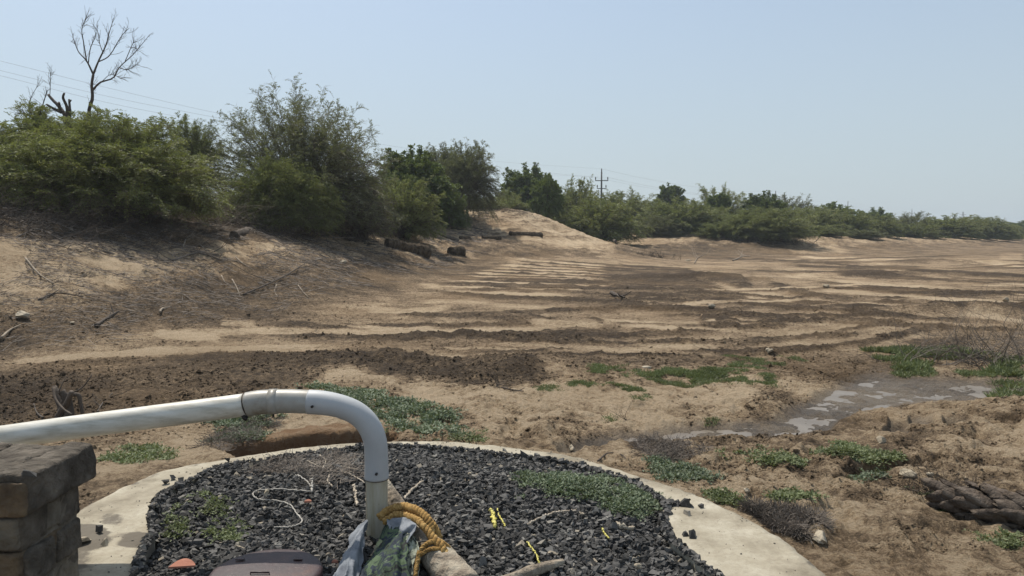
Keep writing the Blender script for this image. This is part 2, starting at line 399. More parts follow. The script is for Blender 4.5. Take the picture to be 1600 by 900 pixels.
def rbox(c, d, seg=8, bev=.012, amp=.006, seed=0, ns=9, rz=0.0):
    """box with rounded worn edges; c centre, d full sizes"""
    import itertools
    V = []; F = []; n0 = 0
    c = np.array(c, float); hd = np.array(d, float)/2
    for ax in range(3):
        for sg in (-1, 1):
            a, b = [k for k in range(3) if k != ax]
            na = max(2, int(seg*hd[a]*2/.2)+1); nb = max(2, int(seg*hd[b]*2/.2)+1)
            ga, gb = np.meshgrid(np.linspace(-1, 1, na+1), np.linspace(-1, 1, nb+1), indexing='ij')
            P = np.zeros((ga.size, 3)); P[:, ax] = sg*hd[ax]; P[:, a] = ga.ravel()*hd[a]; P[:, b] = gb.ravel()*hd[b]
            i, j = np.meshgrid(np.arange(na), np.arange(nb), indexing='ij'); q = (i*(nb+1)+j).ravel()
            f = np.stack([q, q+nb+1, q+nb+2, q+1], -1)
            if (sg > 0) != (ax == 1): pass
            else: f = f[:, ::-1]
            V.append(P); F.append(f+n0); n0 += len(P)
    V = np.concatenate(V); F = np.concatenate(F)
    inner = np.clip(V, -(hd-bev), hd-bev); dl = V-inner; L = np.linalg.norm(dl, axis=1)[:, None]
    V = np.where(L > 1e-9, inner+dl/np.maximum(L, 1e-9)*bev, V)
    W = V+c
    V = V+noise3(W, ns, amp, seed)
    ca, sa = math.cos(rz), math.sin(rz)
    V = np.stack([V[:, 0]*ca-V[:, 1]*sa, V[:, 0]*sa+V[:, 1]*ca, V[:, 2]], -1)
    return V+c, [F]
# ---------------------------------------------------------------- materials
def mat(name, rough=.8, spec=.3):
    m = bpy.data.materials.new(name); m.use_nodes = True
    b = m.node_tree.nodes['Principled BSDF']; b.inputs['Roughness'].default_value = rough
    b.inputs['Specular IOR Level'].default_value = spec
    return m, m.node_tree, b
def nd(t, typ, **kw):
    n = t.nodes.new(typ)
    for k, v in kw.items(): setattr(n, k, v)
    return n
def noise(t, scale, detail=4, rough=.55, co=None, dist=0):
    n = nd(t, 'ShaderNodeTexNoise'); n.inputs['Scale'].default_value = scale; n.inputs['Detail'].default_value = detail
    n.inputs['Roughness'].default_value = rough; n.inputs['Distortion'].default_value = dist
    if co is not None: t.links.new(co, n.inputs['Vector'])
    return n.outputs['Fac']
def ramp(t, fac, stops):
    r = nd(t, 'ShaderNodeValToRGB'); e = r.color_ramp.elements
    while len(e) < len(stops): e.new(.5)
    for q, (p, c) in zip(e, stops): q.position = p; q.color = (*c, 1) if len(c) == 3 else c
    t.links.new(fac, r.inputs[0]); return r.outputs[0]
def mix(t, f, a, b, typ='MIX'):
    m = nd(t, 'ShaderNodeMix', data_type='RGBA', blend_type=typ)
    for s, i in ((f, 0), (a, 6), (b, 7)):
        if isinstance(s, (int, float)): m.inputs[i].default_value = s
        elif isinstance(s, tuple): m.inputs[i].default_value = (*s, 1)
        else: t.links.new(s, m.inputs[i])
    return m.outputs[2]
def mth(t, op, a, b=0.0, c=0.0, clamp=False):
    m = nd(t, 'ShaderNodeMath', operation=op, use_clamp=clamp)
    for i, s in enumerate((a, b, c)):
        if isinstance(s, (int, float)): m.inputs[i].default_value = s
        else: t.links.new(s, m.inputs[i])
    return m.outputs[0]
def attr(t, name): 
    a = nd(t, 'ShaderNodeAttribute'); a.attribute_name = name; return a.outputs['Fac']
def bump(t, b, h, strength=.5, dist=.02):
    n = nd(t, 'ShaderNodeBump'); n.inputs['Strength'].default_value = strength; n.inputs['Distance'].default_value = dist
    t.links.new(h, n.inputs['Height']); t.links.new(n.outputs[0], b.inputs['Normal']); return n
def obj_co(t): return nd(t, 'ShaderNodeTexCoord').outputs['Object']
def simple(name, stops, scale=6, rough=.8, bs=.4, bd=.01, spec=.3, bscale=None, stretch=None, det=5):
    m, t, b = mat(name, rough, spec); co = obj_co(t)
    if stretch:
        mp = nd(t, 'ShaderNodeMapping'); mp.inputs['Scale'].default_value = stretch; t.links.new(co, mp.inputs[0]); co = mp.outputs[0]
    f = noise(t, scale, det, .6, co)
    t.links.new(ramp(t, f, stops), b.inputs['Base Color'])
    if bs: bump(t, b, noise(t, bscale or scale*3, 5, .6, co), bs, bd)
    return m
M = {}
def soil_material():
    m, t, b = mat('soil', .95, .15); co = obj_co(t)
    dk = attr(t, 'dark'); wt = attr(t, 'wet'); pt = attr(t, 'pit')
    n1 = noise(t, 2.2, 8, .7, co); n2 = noise(t, 15, 8, .78, co); n3 = noise(t, 75, 5, .75, co)
    s = mth(t, 'ADD', dk, mth(t, 'MULTIPLY', mth(t, 'SUBTRACT', n1, .5), .7))
    s = mth(t, 'ADD', s, mth(t, 'MULTIPLY', mth(t, 'SUBTRACT', n2, .5), 2.3))
    s = mth(t, 'ADD', s, mth(t, 'MULTIPLY', mth(t, 'SUBTRACT', n3, .5), 1.5), clamp=True)
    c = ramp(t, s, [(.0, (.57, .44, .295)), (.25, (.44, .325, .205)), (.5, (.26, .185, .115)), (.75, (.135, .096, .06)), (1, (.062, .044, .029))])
    hue = noise(t, .35, 4, .5, co)
    c = mix(t, mth(t, 'MULTIPLY', sstn(t, hue, .45, .7), .35), c, (.26, .17, .09), 'MIX')
    c = mix(t, mth(t, 'MULTIPLY', wt, .7), c, (.165, .14, .112))
    c = mix(t, mth(t, 'MULTIPLY', pt, .8), c, (.25, .13, .06))
    t.links.new(c, b.inputs['Base Color'])
    t.links.new(mth(t, 'SUBTRACT', .95, mth(t, 'MULTIPLY', wt, .55)), b.inputs['Roughness'])
    h = mth(t, 'ADD', mth(t, 'MULTIPLY', n2, 1.0), mth(t, 'MULTIPLY', n3, .35))
    bump(t, b, h, 1.0, .10)
    return m
def sstn(t, f, a, b_):
    mr = nd(t, 'ShaderNodeMapRange', interpolation_type='SMOOTHSTEP'); t.links.new(f, mr.inputs[0])
    mr.inputs[1].default_value = a; mr.inputs[2].default_value = b_; return mr.outputs[0]
M['soil'] = soil_material()
def leaf_material(name, dark_, mid, light, transl=.28):
    m = bpy.data.materials.new(name); m.use_nodes = True; t = m.node_tree
    b = t.nodes['Principled BSDF']; b.inputs['Roughness'].default_value = .6; b.inputs['Specular IOR Level'].default_value = .25
    oi = nd(t, 'ShaderNodeObjectInfo')
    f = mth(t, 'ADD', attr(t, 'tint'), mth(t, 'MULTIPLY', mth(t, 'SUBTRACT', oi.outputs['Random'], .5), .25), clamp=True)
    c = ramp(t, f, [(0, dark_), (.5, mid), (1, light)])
    t.links.new(c, b.inputs['Base Color'])
    tr = nd(t, 'ShaderNodeBsdfTranslucent'); t.links.new(mix(t, .5, c, (.22, .26, .04)), tr.inputs[0])
    ms = nd(t, 'ShaderNodeMixShader'); ms.inputs[0].default_value = transl
    t.links.new(b.outputs[0], ms.inputs[1]); t.links.new(tr.outputs[0], ms.inputs[2])
    t.links.new(ms.outputs[0], t.nodes['Material Output'].inputs[0])
    return m
M['leaf'] = leaf_material('thorn_leaves', (.085, .10, .033), (.18, .20, .065), (.31, .325, .115))
M['leaf_grey'] = leaf_material('grey_leaves', (.08, .085, .046), (.145, .15, .08), (.22, .225, .12))
M['leaf_deep'] = leaf_material('broad_leaves', (.045, .07, .023), (.095, .135, .038), (.165, .21, .06))
M['leaf_mat'] = leaf_material('creeper_leaves', (.085, .085, .055), (.12, .15, .09), (.19, .23, .14), .15)
M['leaf_fresh'] = leaf_material('fresh_grass', (.12, .11, .06), (.13, .15, .07), (.20, .235, .11), .2)
M['wood'] = simple('bark', [(.3, (.06, .045, .033)), (.7, (.15, .12, .095))], 8, .9, .6, .01, stretch=(1, 1, .3))
M['deadwood'] = simple('weathered_dead_wood', [(.3, (.035, .028, .022)), (.7, (.12, .095, .075))], 12, .9, .5, .01)
M['stick'] = simple('pale_dry_stick', [(.3, (.15, .115, .08)), (.7, (.36, .30, .23))], 9, .9, .3, .005)
M['twig'] = simple('grey_dry_twig', [(.3, (.09, .075, .06)), (.7, (.24, .20, .165))], 3, .95, 0)
M['twig_pale'] = simple('pale_dry_twig', [(.3, (.16, .13, .105)), (.7, (.34, .29, .24))], 3, .95, 0)
# ================================================================ GROUND
def build_ground():
    rad = np.concatenate([np.geomspace(1.4, 125, 860), np.geomspace(127, 4000, 50)])
    fine = np.linspace(-R(41), R(41), 930)
    side = np.concatenate([np.linspace(R(41), PI, 60)[1:], np.linspace(-PI, -R(41), 60)[1:-1]])
    an = np.concatenate([fine, side]); n = len(an); k = len(rad)
    rr, aa = np.meshgrid(rad, an, indexing='ij')
    x = (rr*np.sin(aa)).ravel(); y = (rr*np.cos(aa)).ravel()
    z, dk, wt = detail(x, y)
    far = sst(150, 500, np.hypot(x, y)); z = z*(1-far)+far*.9
    back = sst(3, -12, y); z = z*(1-back)+back*(-.2)
    a = (x+1.50)/.62; b = (y-5.47)/.62; pit = (np.sqrt(a*a+b*b) < 1.25)*sst(-.10, -.2, z)*(y > 4.5)
    V = np.stack([x, y, z], -1)
    V = np.concatenate([V, [[0, 0, -.2]]]); c = len(V)-1
    i = np.arange(k-1)[:, None]*n; j = np.arange(n)[None]; j2 = (j+1) % n
    F = np.stack([i+j, i+n+j, i+n+j2, i+j2], -1).reshape(-1, 4)
    jj = np.arange(n); T = np.stack([np.full(n, c), jj, (jj+1) % n], -1)
    A = lambda q, v=.4: np.append(q, v)
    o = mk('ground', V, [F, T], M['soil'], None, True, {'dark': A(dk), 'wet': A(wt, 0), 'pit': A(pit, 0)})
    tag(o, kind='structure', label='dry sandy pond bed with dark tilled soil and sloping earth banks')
build_ground()
# puddle water: level sheet, the soil rises through it
def build_water():
    m, t, b = mat('puddle_water', .35, .2); co = obj_co(t)
    t.links.new(ramp(t, noise(t, 3, 4, .6, co), [(.35, (.15, .125, .098)), (.7, (.21, .18, .145))]), b.inputs['Base Color'])
    bump(t, b, noise(t, 14, 3, .5, co), .06, .01)
    MBw = MB()
    for pts, soft in WET:
        P = [onz(px, py, -.262) for px, py in pts]
        cx = sum(p.x for p in P)/len(P); cy = sum(p.y for p in P)/len(P)
        V = [(cx, cy, -.262)]+[(cx+(p.x-cx)*1.12, cy+(p.y-cy)*1.12, -.262) for p in P]
        n = len(P); F = [(0, 1+i, 1+(i+1) % n) for i in range(n)]
        break
    P = [onz(px, py, -.262) for px, py in ((835, 718), (1180, 690), (1560, 700), (1700, 690), (1700, 580), (1350, 572), (1200, 610), (1000, 655), (850, 690))]
    MBw.add([tuple(p) for p in P], [np.array([[0, 1, 8], [1, 7, 8], [1, 6, 7], [1, 2, 6], [2, 5, 6], [2, 4, 5], [2, 3, 4]])])
    o = MBw.build('puddle', m); tag(o, kind='structure', label='shallow muddy puddle in the churned pond bed')
build_water()
# ================================================================ WELL COVER RING
gp = [(236,803),(242,787),(258,770),(300,750),(335,732),(400,721),(480,709),(560,701),(640,698),(720,704),(800,714),(880,723),(960,744),(1010,765),(1045,790),(1036,812),(1048,845),(1095,882),(1140,912)]
GW = [onz(px, py, 0.0) for px, py in gp]
GW = [(p.x, p.y) for p in GW]+[(1.25, 2.55), (1.0, 1.9), (.4, 1.45), (-.5, 1.3), (-1.15, 1.6), (-1.45, 2.3)]+[(lambda p: (p.x, p.y))(onz(px, py, 0)) for px, py in ((218, 905), (224, 862), (240, 832))]
ga = np.array([math.atan2(y-RCY, x-RCX) for x, y in GW]); gr = np.array([math.hypot(x-RCX, y-RCY) for x, y in GW])
o_ = np.argsort(ga); ga = ga[o_]; gr = gr[o_]
def r_in(a):
    a = (np.asarray(a)+PI) % (2*PI)-PI
    r = np.interp(a, np.concatenate([ga[-1:]-2*PI, ga, ga[:1]+2*PI]), np.concatenate([gr[-1:], gr, gr[:1]]))
    return np.minimum(r+.018*(vn(a*9+40, a*0, 3)-.5), RRO-.05)
def build_ring():
    m, t, b = mat('cement_ring', .9, .2); co = obj_co(t)
    f = noise(t, 2.5, 8, .65, co); c = ramp(t, f, [(.36, (.21, .18, .13)), (.48, (.34, .30, .225)), (.6, (.43, .39, .305)), (.68, (.50, .465, .375))])
    c = mix(t, mth(t, 'MULTIPLY', sstn(t, noise(t, 34, 7, .85, co), .47, .62), .55), c, (.27, .23, .175))
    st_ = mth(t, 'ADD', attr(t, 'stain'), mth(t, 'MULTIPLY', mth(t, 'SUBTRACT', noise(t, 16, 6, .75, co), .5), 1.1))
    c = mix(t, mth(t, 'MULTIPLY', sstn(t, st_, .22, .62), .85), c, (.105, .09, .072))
    crk = nd(t, 'ShaderNodeTexVoronoi', feature='DISTANCE_TO_EDGE'); crk.inputs['Scale'].default_value = 1.1
    nv = nd(t, 'ShaderNodeTexNoise'); nv.inputs['Scale'].default_value = 4; nv.inputs['Detail'].default_value = 5; t.links.new(co, nv.inputs[0])
    t.links.new(mix(t, .22, co, nv.outputs['Color']), crk.inputs['Vector'])
    ck = sstn(t, crk.outputs['Distance'], .006, 0.0)
    c = mix(t, mth(t, 'MULTIPLY', ck, .12), c, (.14, .11, .085))
    t.links.new(c, b.inputs['Base Color'])
    bump(t, b, mth(t, 'ADD', noise(t, 30, 7, .7, co), mth(t, 'MULTIPLY', noise(t, 6, 4, .5, co), 1.5)), .5, .012)
    n = 720; a = np.linspace(-PI, PI, n, endpoint=False); ri = r_in(a)
    ro = r_out(a)+.015*fbm(a*8, a*0+2, 4, 8)+.01*fbm(a*40, a*0, 2, 9)
    V = []; S = []
    prof = [(0, -.25), (0, -.02), (.012, 0)]+[(q, 0) for q in np.linspace(.08, .92, 12)]+[(.985, 0), (1, -.02), (1, -.16)]
    for q, dz in prof:
        r = ri+(ro-ri)*q; x = RCX+r*np.cos(a); y = RCY+r*np.sin(a)
        z = dz+fbm(x*2.5, y*2.5, 4, 12)*.010*(dz > -.01)
        V.append(np.stack([x, y, z], -1))
        px, py = proj(x, y, 0*x)
        s = sst(1.1, .6, np.hypot((px-140)/34, (py-838)/24)+.3*fbm(x*8, y*8, 3, 14))+sst(1.05, .7, np.hypot((px-212)/34, (py-842)/17)+.35*fbm(x*9, y*9, 3, 4))+sst(1.1, .6, np.hypot((px-175)/25, (py-812)/12)+.3*fbm(x*9, y*9, 3, 5))*.5+sst(1.1, .4, np.hypot((px-110)/45, (py-870)/30)+.3*fbm(x*9, y*9, 3, 5))*.6  # darkens the cement in patches beside the pier; edge dirt is added below
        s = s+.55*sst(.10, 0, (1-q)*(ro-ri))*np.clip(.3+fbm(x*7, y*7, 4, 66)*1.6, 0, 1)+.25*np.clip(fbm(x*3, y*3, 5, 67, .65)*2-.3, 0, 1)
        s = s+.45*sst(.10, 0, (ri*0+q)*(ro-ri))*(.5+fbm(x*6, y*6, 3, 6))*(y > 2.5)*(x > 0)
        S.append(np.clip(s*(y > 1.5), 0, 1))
    V = np.concatenate(V); k = len(prof)
    i = np.arange(k-1)[:, None]*n; j = np.arange(n)[None]; j2 = (j+1) % n
    F = np.stack([i+j, i+n+j, i+n+j2, i+j2], -1).reshape(-1, 4)
    root = empty('well_cover', (RCX, RCY, 0), 'round cement well cover with a pale flat rim filled with black gravel', 'well cover')
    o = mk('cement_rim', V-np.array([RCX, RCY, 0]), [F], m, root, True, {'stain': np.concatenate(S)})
    # slab under the brick pier, butted to the outside of the rim
    sb = MB(); V, F = rbox((-2.75-RCX, 2.9-RCY, -.085), (1.0, 1.5, .16), 6, .015, .006, 4); sb.add(V, F)
    sb.build('slab', m, root, False, 'stain')
    return root
build_ring()
def gz(x, y):
    a = np.arctan2(y-RCY, x-RCX); e = r_in(a)-np.hypot(x-RCX, y-RCY)
    px, py = proj(x, y, 0*x)
    up = -.055+.055*sst(0, .6, e)*sst(3.2, 4.2, y)+.02*sst(2.4, 3.2, y)+.022*sst(3.6, 4.4, y)
    lft = sst(-1.2, -1.6, x)*sst(3.9, 3.4, y); up -= lft*.05
    return up+fbm(x*2.2, y*2.2, 3, 25)*.018
p_ = (1+5**.5)/2
IV = np.array([(-1,p_,0),(1,p_,0),(-1,-p_,0),(1,-p_,0),(0,-1,p_),(0,1,p_),(0,-1,-p_),(0,1,-p_),(p_,0,-1),(p_,0,1),(-p_,0,-1),(-p_,0,1)], float)/math.sqrt(1+p_*p_)
IF = np.array([(0,11,5),(0,5,1),(0,1,7),(0,7,10),(0,10,11),(1,5,9),(5,11,4),(11,10,2),(10,7,6),(7,1,8),(3,9,4),(3,4,2),(3,2,6),(3,6,8),(3,8,9),(4,9,5),(2,4,11),(6,2,10),(8,6,7),(9,8,1)])
BV = np.array([(x, y, z) for x in (-1, 1) for y in (-1, 1) for z in (-1, 1)], float)
BF = np.array([(0,1,3),(0,3,2),(4,6,7),(4,7,5),(0,4,5),(0,5,1),(2,3,7),(2,7,6),(0,2,6),(0,6,4),(1,5,7),(1,7,3)])
def rand_rot(rs, n, lie=.45):
    """random spin about z, then a tilt; lie = typical tilt in radians"""
    a = rs.uniform(0, 2*PI, n); ax = rs.uniform(0, 2*PI, n); th = np.abs(rs.normal(size=n))*lie
    ca, sa = np.cos(a), np.sin(a); Z = np.zeros(n); O = np.ones(n)
    Rz = np.stack([ca, -sa, Z, sa, ca, Z, Z, Z, O], -1).reshape(n, 3, 3)
    kx, ky = np.cos(ax), np.sin(ax); c, s_ = np.cos(th), np.sin(th); C = 1-c
    Rt = np.stack([c+kx*kx*C, kx*ky*C, ky*s_, kx*ky*C, c+ky*ky*C, -kx*s_, -ky*s_, kx*s_, c], -1).reshape(n, 3, 3)
    return np.einsum('nij,njk->nik', Rt, Rz)
def stones(P, size, rs, flat=.5, jit=.30, lie=.5):
    """one angular chip per point: a skewed, wedge-shaped block; returns V,F,random attr"""
    n = len(P); V = np.repeat(BV[None], n, 0)*.82
    V = V+jit*rs.normal(size=(n, 8, 3))*[1, 1, .7]
    tap = rs.uniform(.25, .95, (n, 1)); top = BV[None, :, 2:3] > 0
    sh = rs.normal(size=(n, 1, 2))*.28
    V[..., :2] = np.where(top, V[..., :2]*tap[..., None]+sh, V[..., :2])
    wd = rs.normal(size=(n, 1))*.25; V[..., 2] = V[..., 2]*(1+wd*V[..., 0])
    V = V*np.stack([rs.uniform(.85, 1.25, n), rs.uniform(.55, .9, n), rs.uniform(flat-.15, flat+.15, n)], -1)[:, None]
    V = np.einsum('nij,nkj->nki', rand_rot(rs, n, lie), V)*size[:, None, None]+P[:, None]
    F = (BF[None]+(np.arange(n)*8)[:, None, None]).reshape(-1, 3)
    return V.reshape(-1, 3), F, np.repeat(rs.rand(n), 8)
def rock(s, flat, seed):
    V, F = IV.copy(), [tuple(f) for f in IF]
    for _ in range(2):
        mid = {}; V = list(map(tuple, V)); G = []
        def m_(a, b):
            k = (min(a, b), max(a, b))
            if k not in mid: p = (np.array(V[a])+np.array(V[b]))/2; V.append(tuple(p/np.linalg.norm(p))); mid[k] = len(V)-1
            return mid[k]
        for a, b, c in F: ab, bc, ca = m_(a, b), m_(b, c), m_(c, a); G += [(a, ab, ca), (b, bc, ab), (c, ca, bc), (ab, bc, ca)]
        F = G; V = np.array(V)
    V = V*(1+.45*fbm(V[:, 0]*1.3+seed, V[:, 1]*1.3+V[:, 2]*1.1, 3, seed))[:, None]
    rs = np.random.RandomState(seed)
    for _ in range(5):
        d = rs.normal(size=3); d /= np.linalg.norm(d); V = V-np.maximum(V@d-rs.uniform(.5, .8), 0)[:, None]*d*.85
    V = V*[1, rs.uniform(.6, .9), flat]*s + noise3(V*s, 14/s*.1, s*.10, seed)
    a = rs.uniform(0, 6); ca, sa = math.cos(a), math.sin(a); V = np.stack([V[:, 0]*ca-V[:, 1]*sa, V[:, 0]*sa+V[:, 1]*ca, V[:, 2]], -1)
    return V, np.array(F)
def stone_mat(name, stops, rough=.75, spec=.4):
    m, t, b = mat(name, rough, spec); co = obj_co(t)
    c = ramp(t, attr(t, 'rnd'), stops)
    c = mix(t, .5, c, ramp(t, noise(t, 60, 4, .7, co), [(.3, (.45, .45, .45)), (.7, (1.3, 1.3, 1.3))]), 'MULTIPLY')
    t.links.new(c, b.inputs['Base Color']); bump(t, b, noise(t, 90, 3, .6, co), .35, .004)
    return m
M['basalt'] = stone_mat('basalt_chips', [(0, (.03, .029, .027)), (.5, (.068, .065, .061)), (.85, (.125, .119, .112)), (.97, (.20, .19, .17)), (1, (.30, .25, .18))], .85, .2)
def build_gravel():
    rs = np.random.RandomState(5)
    n = 78000; x = rs.uniform(RCX-RRO, RCX+RRO, n); y = rs.uniform(1.2, RCY+RRO, n)
    a = np.arctan2(y-RCY, x-RCX); e = r_in(a)-np.hypot(x-RCX, y-RCY)
    k = (e > -.02*rs.rand(n)**.5) & (y > 1.9); x, y, e = x[k], y[k], e[k]
    s = rs.uniform(.009, .021, len(x))*np.where(rs.rand(len(x)) > .93, 1.35, 1)
    z = gz(x, y)+rs.uniform(-.012, .012, len(x))
    z = np.where(e < .02, np.maximum(z, 0.012), z)
    V, F, A = stones(np.stack([x, y, z], -1), s, rs)
    sb = MB(); sb.add(V, [F], A)
    # packed base the chips lie on
    an = np.linspace(-PI, PI, 240, endpoint=False); q = np.linspace(0, 1, 30); VV = []
    for t_ in q:
        r = (r_in(an)-.012)*t_; xx = RCX+r*np.cos(an); yy = RCY+r*np.sin(an); VV.append(np.stack([xx, yy, gz(xx, yy)-.022], -1))
    VV = np.concatenate(VV); i = np.arange(29)[:, None]*240; j = np.arange(240)[None]; j2 = (j+1) % 240
    sb.add(VV, [np.stack([i+j, i+240+j, i+240+j2, i+j2], -1).reshape(-1, 4)], .2)
    o = sb.build('gravel', M['basalt'], None, False, 'rnd'); tag(o, 'black angular gravel filling the round well cover', 'gravel', kind='stuff')
build_gravel()
def build_grit():
    rs = np.random.RandomState(15); n = 1500; a = rs.uniform(-PI, PI, n); q = np.where(rs.rand(n) < .7, rs.rand(n)**3, 1-rs.rand(n)**2.5*.5)
    ri = r_in(a); r = ri+(RRO-.02-ri)*q; x = RCX+r*np.cos(a); y = RCY+r*np.sin(a); k = y > 2.2; x, y = x[k], y[k]
    z = fbm(x*2.5, y*2.5, 4, 12)*.010; s_ = .001+.004*rs.rand(len(x))**2.5; V, F, A = stones(np.stack([x, y, z+s_*.3], -1), s_, rs)
    o = mk('grit', V, [F], M['basalt'], None, False, {'rnd': A}); tag(o, 'dark grit and crumbs scattered on the cement rim', 'grit', kind='stuff')
build_grit()
# loose chips on the rim, one thing each
def chip(px, py, s, label, m='basalt', zz=0.0, group='gravel chips spilled on the cement rim', seed=0, name='gravel_chip', cat='stone', flat=.6, ground=False):
    rs = np.random.RandomState(seed+int(px)); p = ong(px, py) if ground else onz(px, py, zz)
    V, F, A = stones(np.zeros((1, 3)), np.array([s]), rs, flat, .25)
    V[:, 2] -= V[:, 2].min()+s*.12
    o = mk(name, V, [F], M[m], None, False, {'rnd': A}); o.location = p; return tag(o, label, cat, group)
chips = [
 (258,756,.022,'topmost of three black chips in front of the gravel edge on the left rim'), (270,748,.02,'small black chip just above a trio on the left rim'),
 (283,757,.026,'widest black chip lying on the left rim beside the gravel'), (254,782,.016,'tiny black chip alone left of the green creeper on the rim'),
 (233,817,.02,'black chip on the left rim below the small creeper'), (356,722,.02,'black chip on the thin rim just left of the back gravel edge'),
 (370,725,.018,'black chip on the back rim, middle one of three'), (156,831,.024,'single dark chip on the wet cement beside the brick pier'),
 (839,715,.026,'pointed black chip standing alone on the far rim'), (788,706,.018,'small black chip on the far rim behind the gravel'),
 (908,729,.024,'black chip on the rim just behind the large creeper'), (1047,789,.028,'chip nearest the right tip of the large creeper'),
 (1057,789,.03,'second black chip from the large creeper, pair with a bigger one'), (1069,791,.034,'largest black chip on the right rim'),
 (1079,792,.026,'black chip touching the largest one on the right rim'), (1095,793,.022,'rightmost black chip on the right rim, set apart'),
 (1073,804,.026,'black chip below the row on the right rim'), (1070,838,.018,'smaller of two black chips low on the right rim'),
 (1082,840,.026,'larger of two black chips low on the right rim')]
for i, (px, py, s, lb) in enumerate(chips): chip(px, py, s, lb, seed=i)
# ================================================================ PIPE
def pvc(name, stops, sc=5, streak=None, rough=.42):
    m, t, b = mat(name, rough, .45); co = obj_co(t)
    if streak:
        mp = nd(t, 'ShaderNodeMapping'); mp.inputs['Scale'].default_value = streak; t.links.new(co, mp.inputs[0]); cs = mp.outputs[0]
    else: cs = co
    c = ramp(t, noise(t, sc, 6, .65, cs), stops)
    sp_ = sstn(t, noise(t, 55, 4, .7, co), .66, .74); c = mix(t, mth(t, 'MULTIPLY', sp_, .5), c, (.18, .15, .11))
    t.links.new(c, b.inputs['Base Color']); bump(t, b, noise(t, 14, 4, .6, co), .12, .006)
    return m
M['pvc_white'] = pvc('white_pvc', [(.3, (.40, .365, .29)), (.46, (.58, .55, .47)), (.6, (.68, .655, .58)), (.75, (.74, .715, .645))], 5, (1, 6, 6))
M['pvc_stain'] = pvc('stained_pvc', [(.3, (.20, .165, .115)), (.48, (.33, .31, .27)), (.7, (.40, .395, .37))], 9)
M['pvc_blue'] = pvc('grey_blue_pvc', [(.3, (.38, .39, .395)), (.6, (.45, .46, .465)), (.8, (.50, .51, .515))], 3, None, .5)
M['pvc_cream'] = pvc('cream_stained_pvc', [(.3, (.27, .23, .14)), (.5, (.40, .37, .28)), (.7, (.47, .45, .38))], 9, (3, 3, .35))
M['black'] = simple('black_rubber', [(.3, (.015, .015, .015)), (.7, (.04, .035, .03))], 20, .7, .2)
def build_pipe():
    base = at(589, 868, 3.52)
    root = empty('water_pipe', (base.x, base.y, -.05), 'bent white and grey plastic water pipe resting on the brick pier', 'pipe')
    off = Vector(root.location)
    def part(name, pts, r, m, n=28, seg=40, cap=True, sm=True):
        P = [p-off for p in (spline(pts, seg) if seg else pts)]
        V, F = tube(P, r, 32, cap); return mk(name, V, F, M[m], root, sm)
    a = at(-190, 711, 3.30); b = at(387, 632, 3.50)
    part('straight_pipe', [a, a.lerp(b, .5)+Vector((0, 0, .004)), b], .0545, 'pvc_white')
    part('coupling', [at(386, 632, 3.50), at(404, 629, 3.505), at(432, 627, 3.51), at(462, 627, 3.515), at(486, 628, 3.52)], [.0585, .0585, .0575, .0565, .0565], 'pvc_stain')
    part('coupling_lip', [at(421, 627.6, 3.508), at(434, 627, 3.511)], .0605, 'pvc_stain', seg=2)
    part('joint_seal', [at(384.8, 632.4, 3.50), at(386.8, 631.9, 3.50)], .0565, 'deadwood', seg=2)
    # blue grey elbow: horizontal run, quarter bend, vertical run
    P = [at(482, 628, 3.52), at(500, 629, 3.52), at(520, 632, 3.52)]
    arc = [at(537, 636.5, 3.52), at(556, 645, 3.52), at(571, 658, 3.52), at(581, 674, 3.52), at(586.5, 692, 3.52), at(588, 712, 3.52), at(588.3, 730, 3.52), at(588.5, 747, 3.52)]
    part('elbow', P+arc, [.0585, .0580, .056, .056, .056, .056, .056, .0565, .0585], 'pvc_blue', seg=70)
    part('riser', [at(588.5, 744, 3.522), at(589, 800, 3.522), at(589.5, 895, 3.522)], .0525, 'pvc_cream')
    part('rim_line', [at(588.5, 744.5, 3.521), at(588.5, 748.0, 3.521)], .0575, 'deadwood', seg=2)
    for px, py in ((487.5, 635.5), (588, 741)):
        c = at(px, py, 3.455); part('screw', [c+Vector((0, .012, 0)), c+Vector((0, -.004, 0))], .006, 'black', seg=1)
    c = at(427, 645, 3.50); part('bolt', [c, c+Vector((0, 0, -.022))], .005, 'black', seg=1)
    c = at(385, 650, 3.47); part('drip', [c, c+Vector((-.012, 0, -.012))], [.012, .016], 'black', seg=2)
build_pipe()
